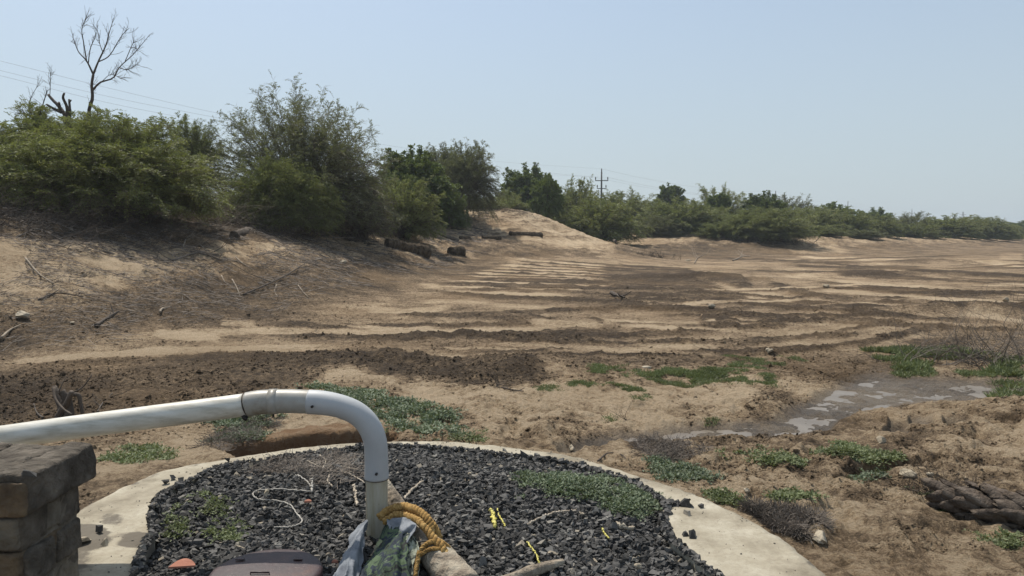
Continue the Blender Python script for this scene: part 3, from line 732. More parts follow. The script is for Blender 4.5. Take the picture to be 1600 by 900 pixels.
# ================================================================ BRICK PIER
M['cement_dark'] = simple('dark_cement_render', [(.3, (.045, .036, .027)), (.5, (.10, .084, .066)), (.65, (.16, .136, .108)), (.8, (.25, .215, .165))], 9, .92, 1.0, .035, .2, 24)
M['ochre'] = simple('ochre_stone_block', [(.3, (.07, .05, .034)), (.5, (.13, .094, .06)), (.7, (.19, .14, .085))], 11, .92, 1.0, .03, .2, 26)
M['mortar'] = simple('brown_mortar', [(.3, (.09, .075, .058)), (.5, (.14, .12, .092)), (.7, (.22, .19, .15))], 9, .95, 1.0, .03, .2, 22)
def build_pier():
    base = Vector((-2.1, 3.18, 0)); root = empty('brick_pier', base, 'short brick and cement pier holding up the pipe', 'pier')
    o = np.array(base)
    def blk(name, c, d, m, seed, bev=.014, amp=.007):
        V, F = rbox(np.array(c)-o*0, d, 26, bev, amp, seed, 11); V = V+noise3(V, 42, .0028, seed+3); mk(name, V-o, F, M[m], root, True)
    xr = onz(148, 690, .57).x
    def face(px, py, z): return onz(px, py, z)
    yb = onz(148, 690, .57).y; yf = onz(40, 742, .57).y
    print('pier', xr, yf, yb)
    ym = (yf+yb)/2; L = yb-yf
    blk('top_block', (xr-.062, ym, .492), (.125, L, .155), 'cement_dark', 1, .02, .010)
    blk('top_block', (xr-.235, ym-.01, .488), (.205, L+.03, .150), 'cement_dark', 2, .02, .010)
    blk('top_block', (xr-.46, ym+.01, .490), (.22, L+.02, .152), 'cement_dark', 3, .02, .010)
    blk('stone_end', (xr-.06, yf-.004, .478), (.105, .03, .125), 'ochre', 4)
    blk('mortar_bed', (xr-.30, ym, .41), (.53, L-.06, .02), 'mortar', 5, .006)
    for c, (z0, z1, ox, dy) in enumerate(((.268, .408, .012, .03), (.128, .262, .0, .0), (-.01, .122, .018, -.02))):
        for q in (-1, 1): blk('side_block', (xr-.175-ox-.004*q, ym+q*(L*.25-.012)+dy*q*.5, (z0+z1)/2), (.27, L*.5-.05, z1-z0), 'cement_dark', 40+c*2+q, .018, .010)
    blk('mortar_core', (xr-.19, ym, .20), (.26, L-.09, .41), 'mortar', 60, .01, .008)
    for c, (z0, z1) in enumerate(((.275, .400), (.140, .265), (-.01, .130))):
        mm = ('mortar', 'ochre', 'mortar')[c]; w = (.20, .15, .22)[c]
        blk('block', (xr-.06-w/2, ym-.02, (z0+z1)/2), (w, L-.06, z1-z0), mm, 10+c, .016, .009)
        blk('block', (xr-.07-w-.17, ym-.01, (z0+z1)/2), (.33, L-.05, z1-z0), 'mortar', 20+c, .016, .009)
build_pier()
chip(43, 745, .020, 'small pebble stuck at the front corner of the brick pier top', 'basalt', .556, None, 3, 'pebble')
chip(126, 850, .03, 'pale pebble at the foot of the brick pier', 'basalt', 0, None, 7, 'pebble')
# ================================================================ METAL COVER
def build_cover():
    m, t, b = mat('rusty_maroon_iron', .5, .5); co = obj_co(t)
    c = ramp(t, noise(t, 7, 7, .7, co), [(.3, (.018, .009, .010)), (.55, (.04, .018, .018)), (.8, (.10, .045, .03))])
    c = mix(t, mth(t, 'MULTIPLY', sstn(t, noise(t, 130, 2, .6, co), .66, .72), .6), c, (.28, .22, .18))
    t.links.new(c, b.inputs['Base Color']); bump(t, b, noise(t, 40, 5, .7, co), .4, .004)
    M['rust'] = m
    p = onz(414, 852, .035); c0 = Vector((p.x*.927, p.y-.24, -.01))
    root = empty('metal_cover', c0, 'round rusty maroon iron hatch cover sunk in the gravel', 'hatch cover')
    n = 72; a = np.linspace(0, 2*PI, n, endpoint=False); V = []
    prof = [(0.001, .045), (.1, .044), (.2, .041), (.27, .036), (.288, .033), (.297, .024), (.299, -.06)]
    for r, z in prof: V.append(np.stack([r*np.cos(a), r*np.sin(a), z+0*a], -1))
    V = np.concatenate(V); k = len(prof); i = np.arange(k-1)[:, None]*n; j = np.arange(n)[None]; j2 = (j+1) % n
    mk('disc', V, [np.stack([i+j, i+n+j, i+n+j2, i+j2], -1).reshape(-1, 4)], m, root, True)
    P, F = tube([(-.06, -.06, .03), (-.06, -.06, .052), (.04, -.06, .052), (.04, -.06, .03)], .004, 10); mk('handle', P, F, m, root, True)
    for dx in (-.18, .14):
        V, F = rbox((dx, .12, .046), (.05, .02, .006), 8, .003, .001); mk('hinge_strap', V, F, m, root, False)
    root.scale = (.79, .79, 1)
build_cover()
# ================================================================ TERRACOTTA
M['terracotta'] = simple('terracotta', [(.3, (.30, .12, .075)), (.7, (.42, .19, .13))], 9, .85, .3, .003)
def shard(px, py, s, label, z, name='terracotta_shard', seed=0, m='terracotta'):
    p = onz(px, py, z); rs = np.random.RandomState(seed); n = 18
    a = np.linspace(0, PI*1.15, n); rr = s*(1+.12*rs.rand(n)); top = []; bot = []
    xs = rr*np.cos(a); ys = rr*np.sin(a)*.8
    zt = .012+.02*(1-(xs/s)**2)
    T = np.stack([xs, ys, zt*s/.05], -1); c = T.mean(0)+np.array([0, 0, .006])
    V = np.concatenate([T, T-[0, 0, .008], [c], [c-[0, 0, .008]]]); j = np.arange(n); j2 = (j+1) % n
    F = [np.stack([j, j2, np.full(n, 2*n)], -1), np.stack([j2+n, j+n, np.full(n, 2*n+1)], -1)]
    o = mk(name, V, F+[np.stack([j, j+n, j2+n, j2], -1)], M[m], None, False); o.location = p; o.rotation_euler = (R(-12), 0, R(8))
    return tag(o, label, 'shard')
shard(284, 888, .052, 'large curved terracotta shard lying on the gravel left of the iron cover', -.04)
shard(481, 784, .018, 'small red brick fragment lying in the gravel above the iron cover', .035, 'brick_fragment', 3)
shard(523, 878, .013, 'tiny red brick crumb beside the cloth on the gravel', -.01, 'brick_fragment', 4)
chip(416, 775, .022, 'pale beige pebble lying inside the loop of white string', 'basalt', .05, None, 9, 'pebble')
M['pale_stone'] = stone_mat('pale_stone', [(0, (.30, .25, .18)), (1, (.42, .36, .27))], .9, .2)
for o in bpy.data.objects:
    if o.name.startswith('pebble') and o.get('label', '').startswith('pale'): o.data.materials[0] = M['pale_stone']
def pstone(px, py, s, label, ground=True, z=0, seed=1, flat=.6):
    p = ong(px, py) if ground else onz(px, py, z); V, F = rock(s*.85, flat, seed*13+7); V[:, 2] -= V[:, 2].min()+s*.2
    o = mk('stone', V, [F], M['pale_stone'], None, False, {'rnd': np.full(len(V), (seed*.37) % 1)}); o.location = p; return tag(o, label, 'stone')
pstone(733, 727, .012, 'small cream pebble on the far gravel right of the pipe', False, .06, 2)
pstone(734, 741, .014, 'round beige pebble just below a cream one in the gravel', False, .06, 3)
pstone(998, 887, .022, 'brown pebble in the gravel near the bottom right', False, -.02, 4)
pstone(1282, 857, .06, 'rounded pale stone on the soil at the right of the cement rim', seed=5)
pstone(1419, 746, .06, 'pale yellow lumpy stone on the soil left of the palm trunk', seed=6, flat=.5)
pstone(1453, 745, .03, 'small flat pale stone behind the lumpy yellow one', seed=7)
pstone(1166, 768, .03, 'little white stone above the rim on the right soil', seed=8)
pstone(1202, 550, .075, 'white stone at the lower edge of the graded bed', seed=9)
pstone(1075, 408, .22, 'white lump at the foot of the far bank', seed=10, flat=.4)
pstone(1290, 450, .12, 'white stone in the middle of the far tracks', seed=11)
pstone(1112, 481, .10, 'pale stone among the dark furrows', seed=12)
pstone(1010, 576, .09, 'white sliver of stone in the green bed grass', seed=13, flat=.3)
pstone(1571, 470, .12, 'pale stone near the right edge of the bed', seed=14)
pstone(113, 506, .05, 'tiny white stone low on the left slope', seed=15)
pstone(35, 498, .14, 'brown boulder half buried low on the left slope', seed=16)
pstone(536, 411, .22, 'flat pale clod on the slope below the front bush', seed=17, flat=.3)
pstone(893, 703, .05, 'white stone beside the far rim of the well cover', seed=18)
pstone(1376, 693, .05, 'pale stone on the wet ground by the small puddles', seed=19)
pstone(1130, 770, .02, 'white stone chip just outside the rim', seed=20)
chip(165, 852, .02, 'pale pebble lying in the pier shadow on the cement', 'pale_stone', 0, None, 4, 'pebble')
# ================================================================ VEGETATION
def leaves(P, D, N, L, W):
    """pointed leaf per point: P base, D unit direction, N unit-ish normal"""
    S = np.cross(D, N); S /= np.linalg.norm(S, axis=1)[:, None]+1e-9
    L = np.asarray(L)[:, None]; W = np.asarray(W)[:, None]
    V = np.stack([P, P+D*L*.5+S*W*.5, P+D*L, P+D*L*.5-S*W*.5], 1).reshape(-1, 3)
    F = np.arange(len(P)*4).reshape(-1, 4); return V, F
def unit(a): return a/(np.linalg.norm(a, axis=-1, keepdims=True)+1e-9)
def prism(Pa, Pb, ra, rb):
    """thin triangular stick for each pair of points"""
    D = unit(Pb-Pa); up = np.where(np.abs(D[:, 2:3]) > .9, [[1., 0, 0]], [[0, 0, 1.]]); U = unit(np.cross(D, up)); W = np.cross(D, U)
    a = np.array([0, 2*PI/3, 4*PI/3]); n = len(Pa)
    o = np.cos(a)[None, :, None]*U[:, None]+np.sin(a)[None, :, None]*W[:, None]
    ra = np.broadcast_to(np.asarray(ra, float), (n,))[:, None, None]; rb = np.broadcast_to(np.asarray(rb, float), (n,))[:, None, None]
    V = np.concatenate([Pa[:, None]+o*ra, Pb[:, None]+o*rb], 1).reshape(-1, 3)
    q = np.array([[0, 1, 4, 3], [1, 2, 5, 4], [2, 0, 3, 5]]); F = (q[None]+(np.arange(n)*6)[:, None, None]).reshape(-1, 4)
    return V, F
def gen_bush(seed, rx=1, ry=1, h=1, nb=70, nt=40, nl=14, tl=.22, leaf=.03, lo=-.1, trunk=.0, flat=1.0, droop=.9, tstart=.35, spread=.8, lobes=.13, wratio=.32, rb=.012, bare=0.0, updir=.2, fan=0.25, sq=2.7):
    """unit-ish bush: returns wood (V,F list), leaf (V,F,tint)"""
    rs = np.random.RandomState(seed)
    az = rs.uniform(0, 2*PI, nb); u = rs.uniform(lo, 1, nb); u = np.where(u > 0, u**flat, u); rad = np.maximum(1-np.abs(u)**sq, .03)**(1/sq)
    s = rs.uniform(.35, 1, nb)**.45
    L = [unit(rs.normal(size=3)*[1, 1, .6]) for _ in range(9)]; d = np.stack([rad*np.cos(az), rad*np.sin(az), u], -1)
    m = np.ones(nb)
    for i, l in enumerate(L): m += lobes*(1 if i % 3 else -1)*np.maximum(d@l-.72, 0)/.28
    m *= rs.uniform(.9, 1.08, nb)
    tip = np.stack([rx*d[:, 0]*s*m, ry*d[:, 1]*s*m, trunk+(h-trunk)*(d[:, 2]*s*m*.93+.06)], -1)
    tip[:, 2] = np.maximum(tip[:, 2], .06*h)
    base = np.stack([rs.normal(size=nb)*.06*rx*(.3 if trunk else 1.2), rs.normal(size=nb)*.06*ry*(.3 if trunk else 1.2), np.full(nb, trunk*.85)], -1)
    mid = base+(tip-base)*rs.uniform(.35, .6, (nb, 1)); mid[:, 2] += h*rs.uniform(.10, .35, nb)*(1-trunk/h)*(1-.6*u)
    mid += rs.normal(size=(nb, 3))*.04*rx
    def B(i, t): t = t[:, None]; return (1-t)**2*base[i]+2*t*(1-t)*mid[i]+t*t*tip[i]
    def dB(i, t): t = t[:, None]; return 2*(1-t)*(mid[i]-base[i])+2*t*(tip[i]-mid[i])
    W = MB(); q = np.linspace(0, 1, 7)
    ii = np.arange(nb)
    for a, b in zip(q[:-1], q[1:]):
        V, F = prism(B(ii, np.full(nb, a)), B(ii, np.full(nb, b)), rb*(1.25-a), rb*(1.25-b)); W.add(V, F)
    T = nb*nt; bi = rs.randint(0, nb, T); t = tstart+(1.03-tstart)*rs.rand(T)**.75
    st = B(bi, t); tg = unit(dB(bi, t)); out = unit(st-np.array([0, 0, h*.25]))
    dr = rs.normal(size=(T, 3)); dr[:, 2] *= .28
    D = unit(tg*.55+unit(dr)*spread+out*.45+np.array([0, 0, updir])); ln = tl*rs.uniform(.45, 1.15, T)
    def TW(s_): return st[:, None]+D[:, None]*(ln[:, None]*s_)[..., None]-np.array([0, 0, 1.])*(droop*(ln[:, None]*s_)**2/tl)[..., None]
    e = TW(np.full((T, 1), .5))[:, 0]; e2 = TW(np.ones((T, 1)))[:, 0]
    V, F = prism(st, e, rb*.28, rb*.2); W.add(V, F); V, F = prism(e, e2, rb*.2, rb*.1); W.add(V, F)
    keep = rs.rand(T) > bare; st, D, ln, bi, tg = st[keep], D[keep], ln[keep], bi[keep], tg[keep]; T = len(st)
    sp_ = np.linspace(.12, 1, nl)[None]+rs.uniform(-.03, .03, (T, nl)); P = TW(sp_)
    up = np.array([0, 0, 1.])+rs.normal(size=(T, 3))*.35; side = unit(np.cross(D, up))
    sg = np.where(np.arange(nl) % 2, 1., -1.)[None, :, None]
    LD = unit(D[:, None]*.55+side[:, None]*sg*.9+rs.normal(size=(T, nl, 3))*fan-np.array([0, 0, .04]))
    NN = unit(np.cross(np.cross(D, up)[:, None]*sg+0*LD, D[:, None]+0*LD)+rs.normal(size=(T, nl, 3))*.5)
    Lf = leaf*rs.uniform(.6, 1.3, (T, nl)); btint = rs.rand(nb)
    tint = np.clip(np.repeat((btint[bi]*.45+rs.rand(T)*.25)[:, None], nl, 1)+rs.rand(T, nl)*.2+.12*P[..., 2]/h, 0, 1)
    V, F = leaves(P.reshape(-1, 3), LD.reshape(-1, 3), NN.reshape(-1, 3), Lf.ravel(), Lf.ravel()*wratio)
    if trunk:
        k = 5; V2, F2 = tube([(rs.normal()*.01*i, rs.normal()*.01*i, trunk*1.0*i/k) for i in range(k+1)], [rb*4.5, rb*3.2, rb*2.8], 8, True, .15, seed); W.add(V2, F2)
    else:
        for j in range(5):
            b0 = base[j]; V2, F2 = tube([b0*[1, 1, 0]-[0, 0, .1*h], b0, mid[j]], [rb*2.4, rb*2, rb*1.2], 6, False); W.add(V2, F2)
    return W, V, F, np.repeat(tint.ravel(), 4), float(np.percentile(np.abs(V[:, 0]), 97)), float(np.percentile(V[:, 2], 99.3))
PROTO = {}
def proto(key, leafm, **kw):
    W, V, F, A, ex, eh = gen_bush(**kw)
    PROTO[key] = (W, V, F, A, leafm, ex, eh, {})
def plant(key, xl, xr, yt, yb, Y, name, label, cat='bush', group=None, rz=0.0, depth=1.0, leafm=None, sink=.0, mirror=False):
    W, V, F, A, lm, rx, h, cache = PROTO[key]; lm = leafm or lm
    cx = (xl+xr)/2; p = at(cx, yb, Y); g = float(H(p.x, Y)); hw = (xr-xl)/2*Y/FPX
    ztop = at(cx, yt, Y).z
    base = Vector((p.x, Y, g-.03-sink)); hh = (ztop-base.z)*.97
    root = empty(name, base, label, cat, group, rz)
    if lm in cache:
        for src in cache[lm]:
            c = src.copy(); col.objects.link(c); c.parent = root
    else:
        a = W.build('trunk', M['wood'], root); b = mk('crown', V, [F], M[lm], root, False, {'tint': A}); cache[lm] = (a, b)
    root.scale = (hw/rx*(-1 if mirror else 1), hw/rx*depth, hh/h)
    return root
FQ = 1.0
proto('thorn_big', 'leaf', seed=11, nb=520, nt=32, nl=15, tl=0.15, leaf=.024, lo=-.08, lobes=.13, rb=.005, wratio=.34, droop=.45, tstart=.5, updir=.12, spread=1.0, sq=2.0)
proto('thorn_big2', 'leaf', seed=23, nb=460, nt=32, nl=15, tl=0.15, leaf=.025, lo=-.08, lobes=.13, rb=.005, wratio=.34, droop=.45, tstart=.5, updir=.12, spread=1.0, h=1.0, sq=2.1)
proto('airy', 'leaf_grey', seed=31, nb=520, nt=26, nl=13, tl=.14, leaf=.019, lo=-.1, h=1.15, lobes=.06, rb=.0042, wratio=.34, droop=.45, tstart=.5, updir=.1, bare=.18, spread=1.0, sq=2.0)
proto('small', 'leaf', seed=41, nb=230, nt=30, nl=12, tl=0.15, leaf=.036, lo=-.08, lobes=.13, rb=.009, droop=.45, h=1.4, sq=2.1, updir=0.05)
proto('small2', 'leaf', seed=43, nb=210, nt=30, nl=12, tl=0.16, leaf=.04, lo=-.05, lobes=.13, rb=.009, droop=.45, h=1.1, sq=2.2, updir=0.05)
proto('umbrella', 'leaf_grey', seed=53, nb=150, nt=30, nl=12, tl=.2, leaf=.036, lo=.0, h=1.3, trunk=.4, lobes=.13, rb=.009, droop=.4, tstart=.5, sq=2.6)
proto('round', 'leaf_deep', seed=61, nb=120, nt=36, nl=9, tl=0.14, leaf=.085, lo=-0.8, trunk=1.95, lobes=.13, rb=.013, droop=.6, wratio=.5, tstart=.5, fan=.6, h=3.0, sq=2.0, updir=0.05)
proto('neem', 'leaf_deep', seed=67, nb=220, nt=26, nl=10, tl=0.13, leaf=.06, lo=-0.6, trunk=0.7, lobes=.13, rb=.012, droop=.6, wratio=.5, tstart=.45, fan=.6, h=1.8, sq=2.0, updir=0.05)
proto('greytree', 'leaf_grey', seed=71, nb=330, nt=26, nl=11, tl=.19, leaf=.036, lo=-.7, h=2.0, trunk=.8, lobes=.13, rb=.008, droop=.7, tstart=.4, bare=.08, sq=2.3)
proto('tangle', 'leaf_grey', seed=83, nb=160, nt=26, nl=6, tl=.22, leaf=.03, lo=-.05, lobes=.13, rb=.009, droop=.45, bare=.82)
G1 = 'thorn bushes along the left bank'; G2 = 'thorn bushes along the far bank'; G3 = 'trees behind the banks'
plant('thorn_big2', -190, 75, 198, 330, 23, 'thorn_bush', 'green thorn bush cut off by the left edge of the photo', 'bush', G1, .4)
plant('thorn_big2', -20, 215, 174, 330, 23, 'thorn_bush', 'bright yellow-green thorn bush crest under the bare dead tree', 'bush', G1, 2.2)
plant('thorn_big', 20, 325, 186, 340, 20.6, 'thorn_bush', 'largest dark green thorn bush overhanging the left slope', 'bush', G1, 1.1, .75)
plant('greytree', 252, 350, 186, 330, 31, 'thorn_tree', 'small airy thorn tree in the gap behind the two big left bushes', 'tree', G1, .3, leafm='leaf')
plant('airy', 342, 606, 150, 330, 30, 'thorn_tree', 'tallest airy grey-green thorn tree on the left bank', 'tree', G1, 5.2, .9)
plant('thorn_big', 360, 520, 250, 352, 26.5, 'thorn_bush', 'rounded green thorn bush in front of the tallest thorn tree', 'bush', G1, 3.0, .7)
plant('tangle', 515, 610, 258, 336, 31, 'dry_bush', 'brown tangled half-dead bush right of the rounded front bush', 'bush', G1, 0)
plant('small', 575, 680, 282, 338, 35, 'thorn_bush', 'low green thorn bush above the fallen trunks', 'bush', G1, 1.5)
plant('neem', 595, 705, 236, 322, 43, 'leafy_tree', 'dark green leafy tree left of the grey domed tree', 'tree', G1, 2.0)
plant('small2', 550, 660, 270, 330, 40, 'thorn_bush', 'shaded thorn bush between the tallest tree and the dark leafy tree', 'bush', G1, .9, leafm='leaf_deep')
plant('greytree', 640, 722, 228, 325, 50, 'thorn_tree', 'grey feathery thorn tree joined to the left of the domed one', 'tree', G1, 1.0)
plant('greytree', 688, 774, 222, 330, 47, 'thorn_tree', 'grey domed thorn tree at the right end of the left bank', 'tree', G1, 2.6)
plant('small2', 660, 730, 290, 334, 44, 'thorn_bush', 'dark low bush under the grey domed tree', 'bush', G1, .2, leafm='leaf_deep')
plant('small', 765, 815, 299, 330, 64, 'thorn_bush', 'low pale bush behind the crest of the sandy mound', 'bush', G3, 0)
plant('neem', 788, 868, 261, 330, 68, 'leafy_tree', 'rounded bright leafy tree behind the sandy mound', 'tree', G3, 1.0)
plant('neem', 832, 878, 276, 345, 61, 'leafy_tree', 'narrow dark leafy tree standing against the mound shoulder', 'tree', G3, 3.0)
plant('small', 866, 936, 282, 352, 71, 'thorn_bush', 'thorn bush with a pointed top left of the near power pole', 'bush', G2, .5)
plant('small2', 876, 992, 312, 382, 61, 'thorn_bush', 'thorn bush leaning over the gully at the foot of the mound', 'bush', G2, 2.5)
plant('small', 930, 1022, 299, 360, 79, 'thorn_bush', 'thorn bush right behind the near power pole', 'bush', G2, 3.5)
plant('small2', 1005, 1112, 313, 372, 73, 'thorn_bush', 'broad thorn bush below the small round tree', 'bush', G2, .6)
plant('round', 1030, 1065, 289, 345, 96, 'round_tree', 'small ball-shaped dark tree standing above the bushes', 'tree', G3, .6)
plant('small', 1085, 1165, 294, 360, 89, 'thorn_bush', 'pale feathery bush topping the bank right of the ball-shaped tree', 'bush', G2, 4.6)
plant('round', 1105, 1140, 303, 360, 80, 'round_tree', 'small flat-headed tree in front of the pale feathery bush', 'tree', G3, 2.6)
plant('thorn_big', 1128, 1248, 326, 380, 68.5, 'thorn_bush', 'wide dark thorn bush drooping over its hanging roots', 'bush', G2, .9)
plant('neem', 1160, 1232, 303, 365, 79, 'leafy_tree', 'dark leafy tree rising behind the drooping thorn bush', 'tree', G3, 1.7)
plant('umbrella', 1195, 1264, 306, 368, 104, 'umbrella_tree', 'flat umbrella-shaped thorn tree beside the second power pole', 'tree', G3, .3)
plant('small', 1232, 1322, 325, 374, 84, 'thorn_bush', 'yellowish thorn bush right of the drooping one', 'bush', G2, 2.8)
plant('neem', 1262, 1340, 319, 370, 104, 'leafy_tree', 'dark round-topped tree in front of the third power pole', 'tree', G3, 2.2)
plant('small2', 1300, 1362, 331, 377, 85, 'thorn_bush', 'dense thorn bush below the third power pole', 'bush', G2, 1.2)
plant('small', 1345, 1405, 338, 380, 90, 'thorn_bush', 'greyish thorn bush with broken edge stones beneath', 'bush', G2, .1)
plant('neem', 1340, 1396, 327, 370, 112, 'leafy_tree', 'lumpy dark tree on the skyline left of the flat-topped grey tree', 'tree', G3, .8)
plant('umbrella', 1392, 1452, 332, 376, 107, 'umbrella_tree', 'flat-topped grey tree in front of the fourth power pole', 'tree', G3, 2.1)
plant('small', 1395, 1462, 350, 380, 97, 'thorn_bush', 'low bright thorn bush below the flat-topped grey tree', 'bush', G2, 5.1)
plant('small2', 1440, 1526, 338, 381, 103, 'thorn_bush', 'rounded thorn bush in the middle of the right hand row', 'bush', G2, 3.7)
plant('thorn_big', 1498, 1574, 340, 382, 112, 'thorn_bush', 'last big thorn bush of the row before the right gap', 'bush', G2, 1.9)
plant('neem', 1568, 1640, 346, 378, 165, 'leafy_tree', 'distant dark trees at the right edge of the photo', 'tree', G3, 1.1)
plant('small', 1590, 1680, 352, 378, 160, 'thorn_bush', 'distant low bush cut off by the right edge', 'bush', G2, 2.1)
plant('small', 1455, 1520, 341, 372, 135, 'thorn_bush', 'hazy bush on the skyline near the faint mast', 'bush', G2, .6)

fill = [(772, 822, 306, 334, 60, 'low scrub on the very crest of the sandy mound'), (846, 905, 296, 350, 80, 'thorn bush showing between the mound trees and the pointed bush'), (915, 965, 300, 356, 90, 'thorn bush on the skyline directly behind the near power pole'),
 (985, 1045, 306, 362, 88, 'thorn bush filling the skyline left of the ball-shaped tree'), (1050, 1100, 309, 362, 92, 'thorn bush on the skyline right under the ball-shaped tree'),
 (1075, 1140, 318, 368, 76, 'leafy thorn bush on the crest left of the drooping dark one'), (1225, 1275, 318, 366, 96, 'low thorn bush below the umbrella-shaped tree'),
 (1285, 1345, 332, 372, 97, 'thorn bush hugging the ground under the dark round-topped tree'), (1375, 1420, 345, 378, 98, 'thorn bush tucked left of the low bright one'),
 (1425, 1475, 346, 378, 112, 'thorn bush behind the low bright one'), (1475, 1530, 345, 379, 118, 'hazy thorn bush behind the rounded right hand one'), (1535, 1585, 350, 380, 125, 'thorn bush peeping out at the end of the right hand row'),
 (700, 775, 300, 333, 55, 'dark scrub at the foot of the grey domed tree'), (1010, 1060, 330, 372, 70, 'low scrub on the bank lip below the broad bush'), (1100, 1150, 340, 376, 68, 'low scrub left of the drooping dark bush'),
 (1245, 1300, 345, 378, 78, 'low scrub on the bank right of the drooping dark bush'), (1320, 1370, 352, 381, 80, 'low grey scrub above the broken bank edge')]
for i, (xl, xr, yt, yb, Y, lb) in enumerate(fill):
    plant(('small2', 'thorn_big2')[i % 2], xl-6, xr+6, yt+7, yb, Y, 'thorn_bush', lb, 'bush', G2, i*1.3, leafm=('leaf', 'leaf_grey', 'leaf')[i % 3])
# roots and dry stems below the drooping bush, dry clump on the bed
def brush(name, label, px, py, Y0, spread, n, ln, seed, r=.01, m='twig', up=.8, drop=False, cat='dry brush', forks=3, back=0.0):
    p = ong(px, py) if Y0 is None else at(px, py, Y0)
    rs = np.random.RandomState(seed); Wm = MB()
    P0 = np.stack([rs.normal(size=n)*spread, rs.normal(size=n)*spread*.5+back, np.zeros(n)], -1)
    D = unit(np.stack([rs.normal(size=n)*.8, rs.normal(size=n)*.6, rs.rand(n)*up+(.1 if not drop else -.9)], -1)); L = ln*rs.uniform(.4, 1.1, n)
    g = detail(P0[:, 0]+p.x, P0[:, 1]+p.y)[0]-p.z; P0[:, 2] = g if not drop else rs.rand(n)*.2
    cur = P0; d = D
    for k in range(4):
        nx = cur+d*(L/4)[:, None]; V, F = prism(cur, nx, r*(1-k*.22), r*(1-(k+1)*.22)); Wm.add(V, F)
        if k and forks:
            dd = unit(d+rs.normal(size=d.shape)*.6); e = nx+dd*(L*.28)[:, None]; V, F = prism(nx, e, r*.5*(1-k*.2), r*.2); Wm.add(V, F)
            for _ in range(forks-1):
                d3 = unit(dd+rs.normal(size=d.shape)*.5); e3 = e+d3*(L*.16)[:, None]; V, F = prism(e, e3, r*.25, r*.12); Wm.add(V, F)
        cur = nx; d = unit(d+rs.normal(size=d.shape)*.28-np.array([0, 0, .06]))
    o = Wm.build(name, M[m]); o.location = p; return tag(o, label, cat)
brush('hanging_roots', 'fan of dark dry roots hanging down the bank under the drooping bush', 1190, 372, 67.0, 1.7, 260, 1.7, 3, .022, 'deadwood', .3, True, 'roots', 2)
brush('dry_brush', 'small dark tuft of dry stems at the foot of the far bank', 1022, 402, None, .7, 60, .55, 4, .016, 'deadwood', .9)
brush('dry_brush', 'pale grey dead shrub sprawling over the grass at the right edge', 1555, 566, None, .55, 150, 1.0, 5, .0055, 'twig', .7)
brush('dry_brush', 'tall bare dead stems rising from the right end of the dead shrub', 1585, 575, None, .5, 14, 1.1, 6, .007, 'twig', 1.4)
brush('dry_brush', 'dark brown burnt tuft at the left tip of the scaly palm trunk', 1470, 776, None, .10, 150, .18, 7, .0025, 'deadwood', .9)
brush('dry_brush', 'tiny dry weed on the dark patch in mid bed', 978, 612+46, None, .002, 6, .2, 8, .003, 'deadwood', 1.0)
brush('dry_brush', 'small dead twig tuft on the dark soil right of the pipe bend', 777, 606, None, .05, 9, .45, 9, .005, 'deadwood', .5)
brush('dry_brush', 'brown stems left of the dead bush on the left bank', 690, 345, None, .9, 120, .9, 10, .014, 'twig', .6)
brush('dry_brush', 'dry bleached branches dumped under the largest thorn bush', 130, 352, None, 1.1, 240, 1.3, 12, .009, 'deadwood', .3)
brush('dry_brush', 'tangle of grey branches beneath the right side of the largest bush', 225, 360, None, .8, 170, 1.2, 13, .009, 'deadwood', .3)
brush('dry_brush', 'heap of pale branches between the two front bushes', 335, 345, None, .7, 260, 1.5, 14, .010, 'stick', .5)
brush('dry_brush', 'grey dead branches lying under the rounded front bush', 415, 356, None, .8, 240, 1.1, 15, .009, 'deadwood', .4)
brush('dry_brush', 'dry branches at the far left below the cut-off bush', 20, 345, None, .9, 170, 1.3, 16, .009, 'deadwood', .3)
brush('dry_brush', 'loose branches under the half-dead tangled bush', 555, 338, None, .9, 180, 1.3, 17, .011, 'deadwood', .4)
brush('dry_brush', 'brown twigs along the crest of the sandy mound', 790, 330, None, 1.3, 160, .8, 18, .012, 'deadwood', .3)
# tufted agave-like fronds
def fronds(px, py, label, n=16, ln=1.0, m='stick', seed=1, name='palm_frond_heap', cat='palm fronds', w=.05, up=.5, Y=None):
    p = ong(px, py); rs = np.random.RandomState(seed); mb = MB()
    for i in range(n):
        a = rs.uniform(0, 2*PI); L = ln*rs.uniform(.5, 1.1); d = Vector((math.cos(a), math.sin(a)*.6, 0)); s = Vector((rs.normal()*.25, rs.normal()*.2, 0))
        P = [s+d*L*t+Vector((0, 0, up*L*(t-1.1*t*t)+.05)) for t in np.linspace(0, 1, 6)]
        V, F = tube(P, [w*.4, w*.5, w*.25, w*.05], 4, True, 0, 0, .25); mb.add(V, F)
    o = mb.build(name, M[m]); o.location = p; return tag(o, label, cat)
fronds(558, 345, 'pale drooping dry palm fronds under the tangled bush', 14, 1.1, 'stick', 2)
fronds(320, 362, 'bleached palm frond stalks fanned out between the front bushes', 26, 1.6, 'stick', 3, up=.25)
fronds(375, 340, 'small heap of grey frond stalks left of the rounded front bush', 20, 1.2, 'twig', 4, up=.3)
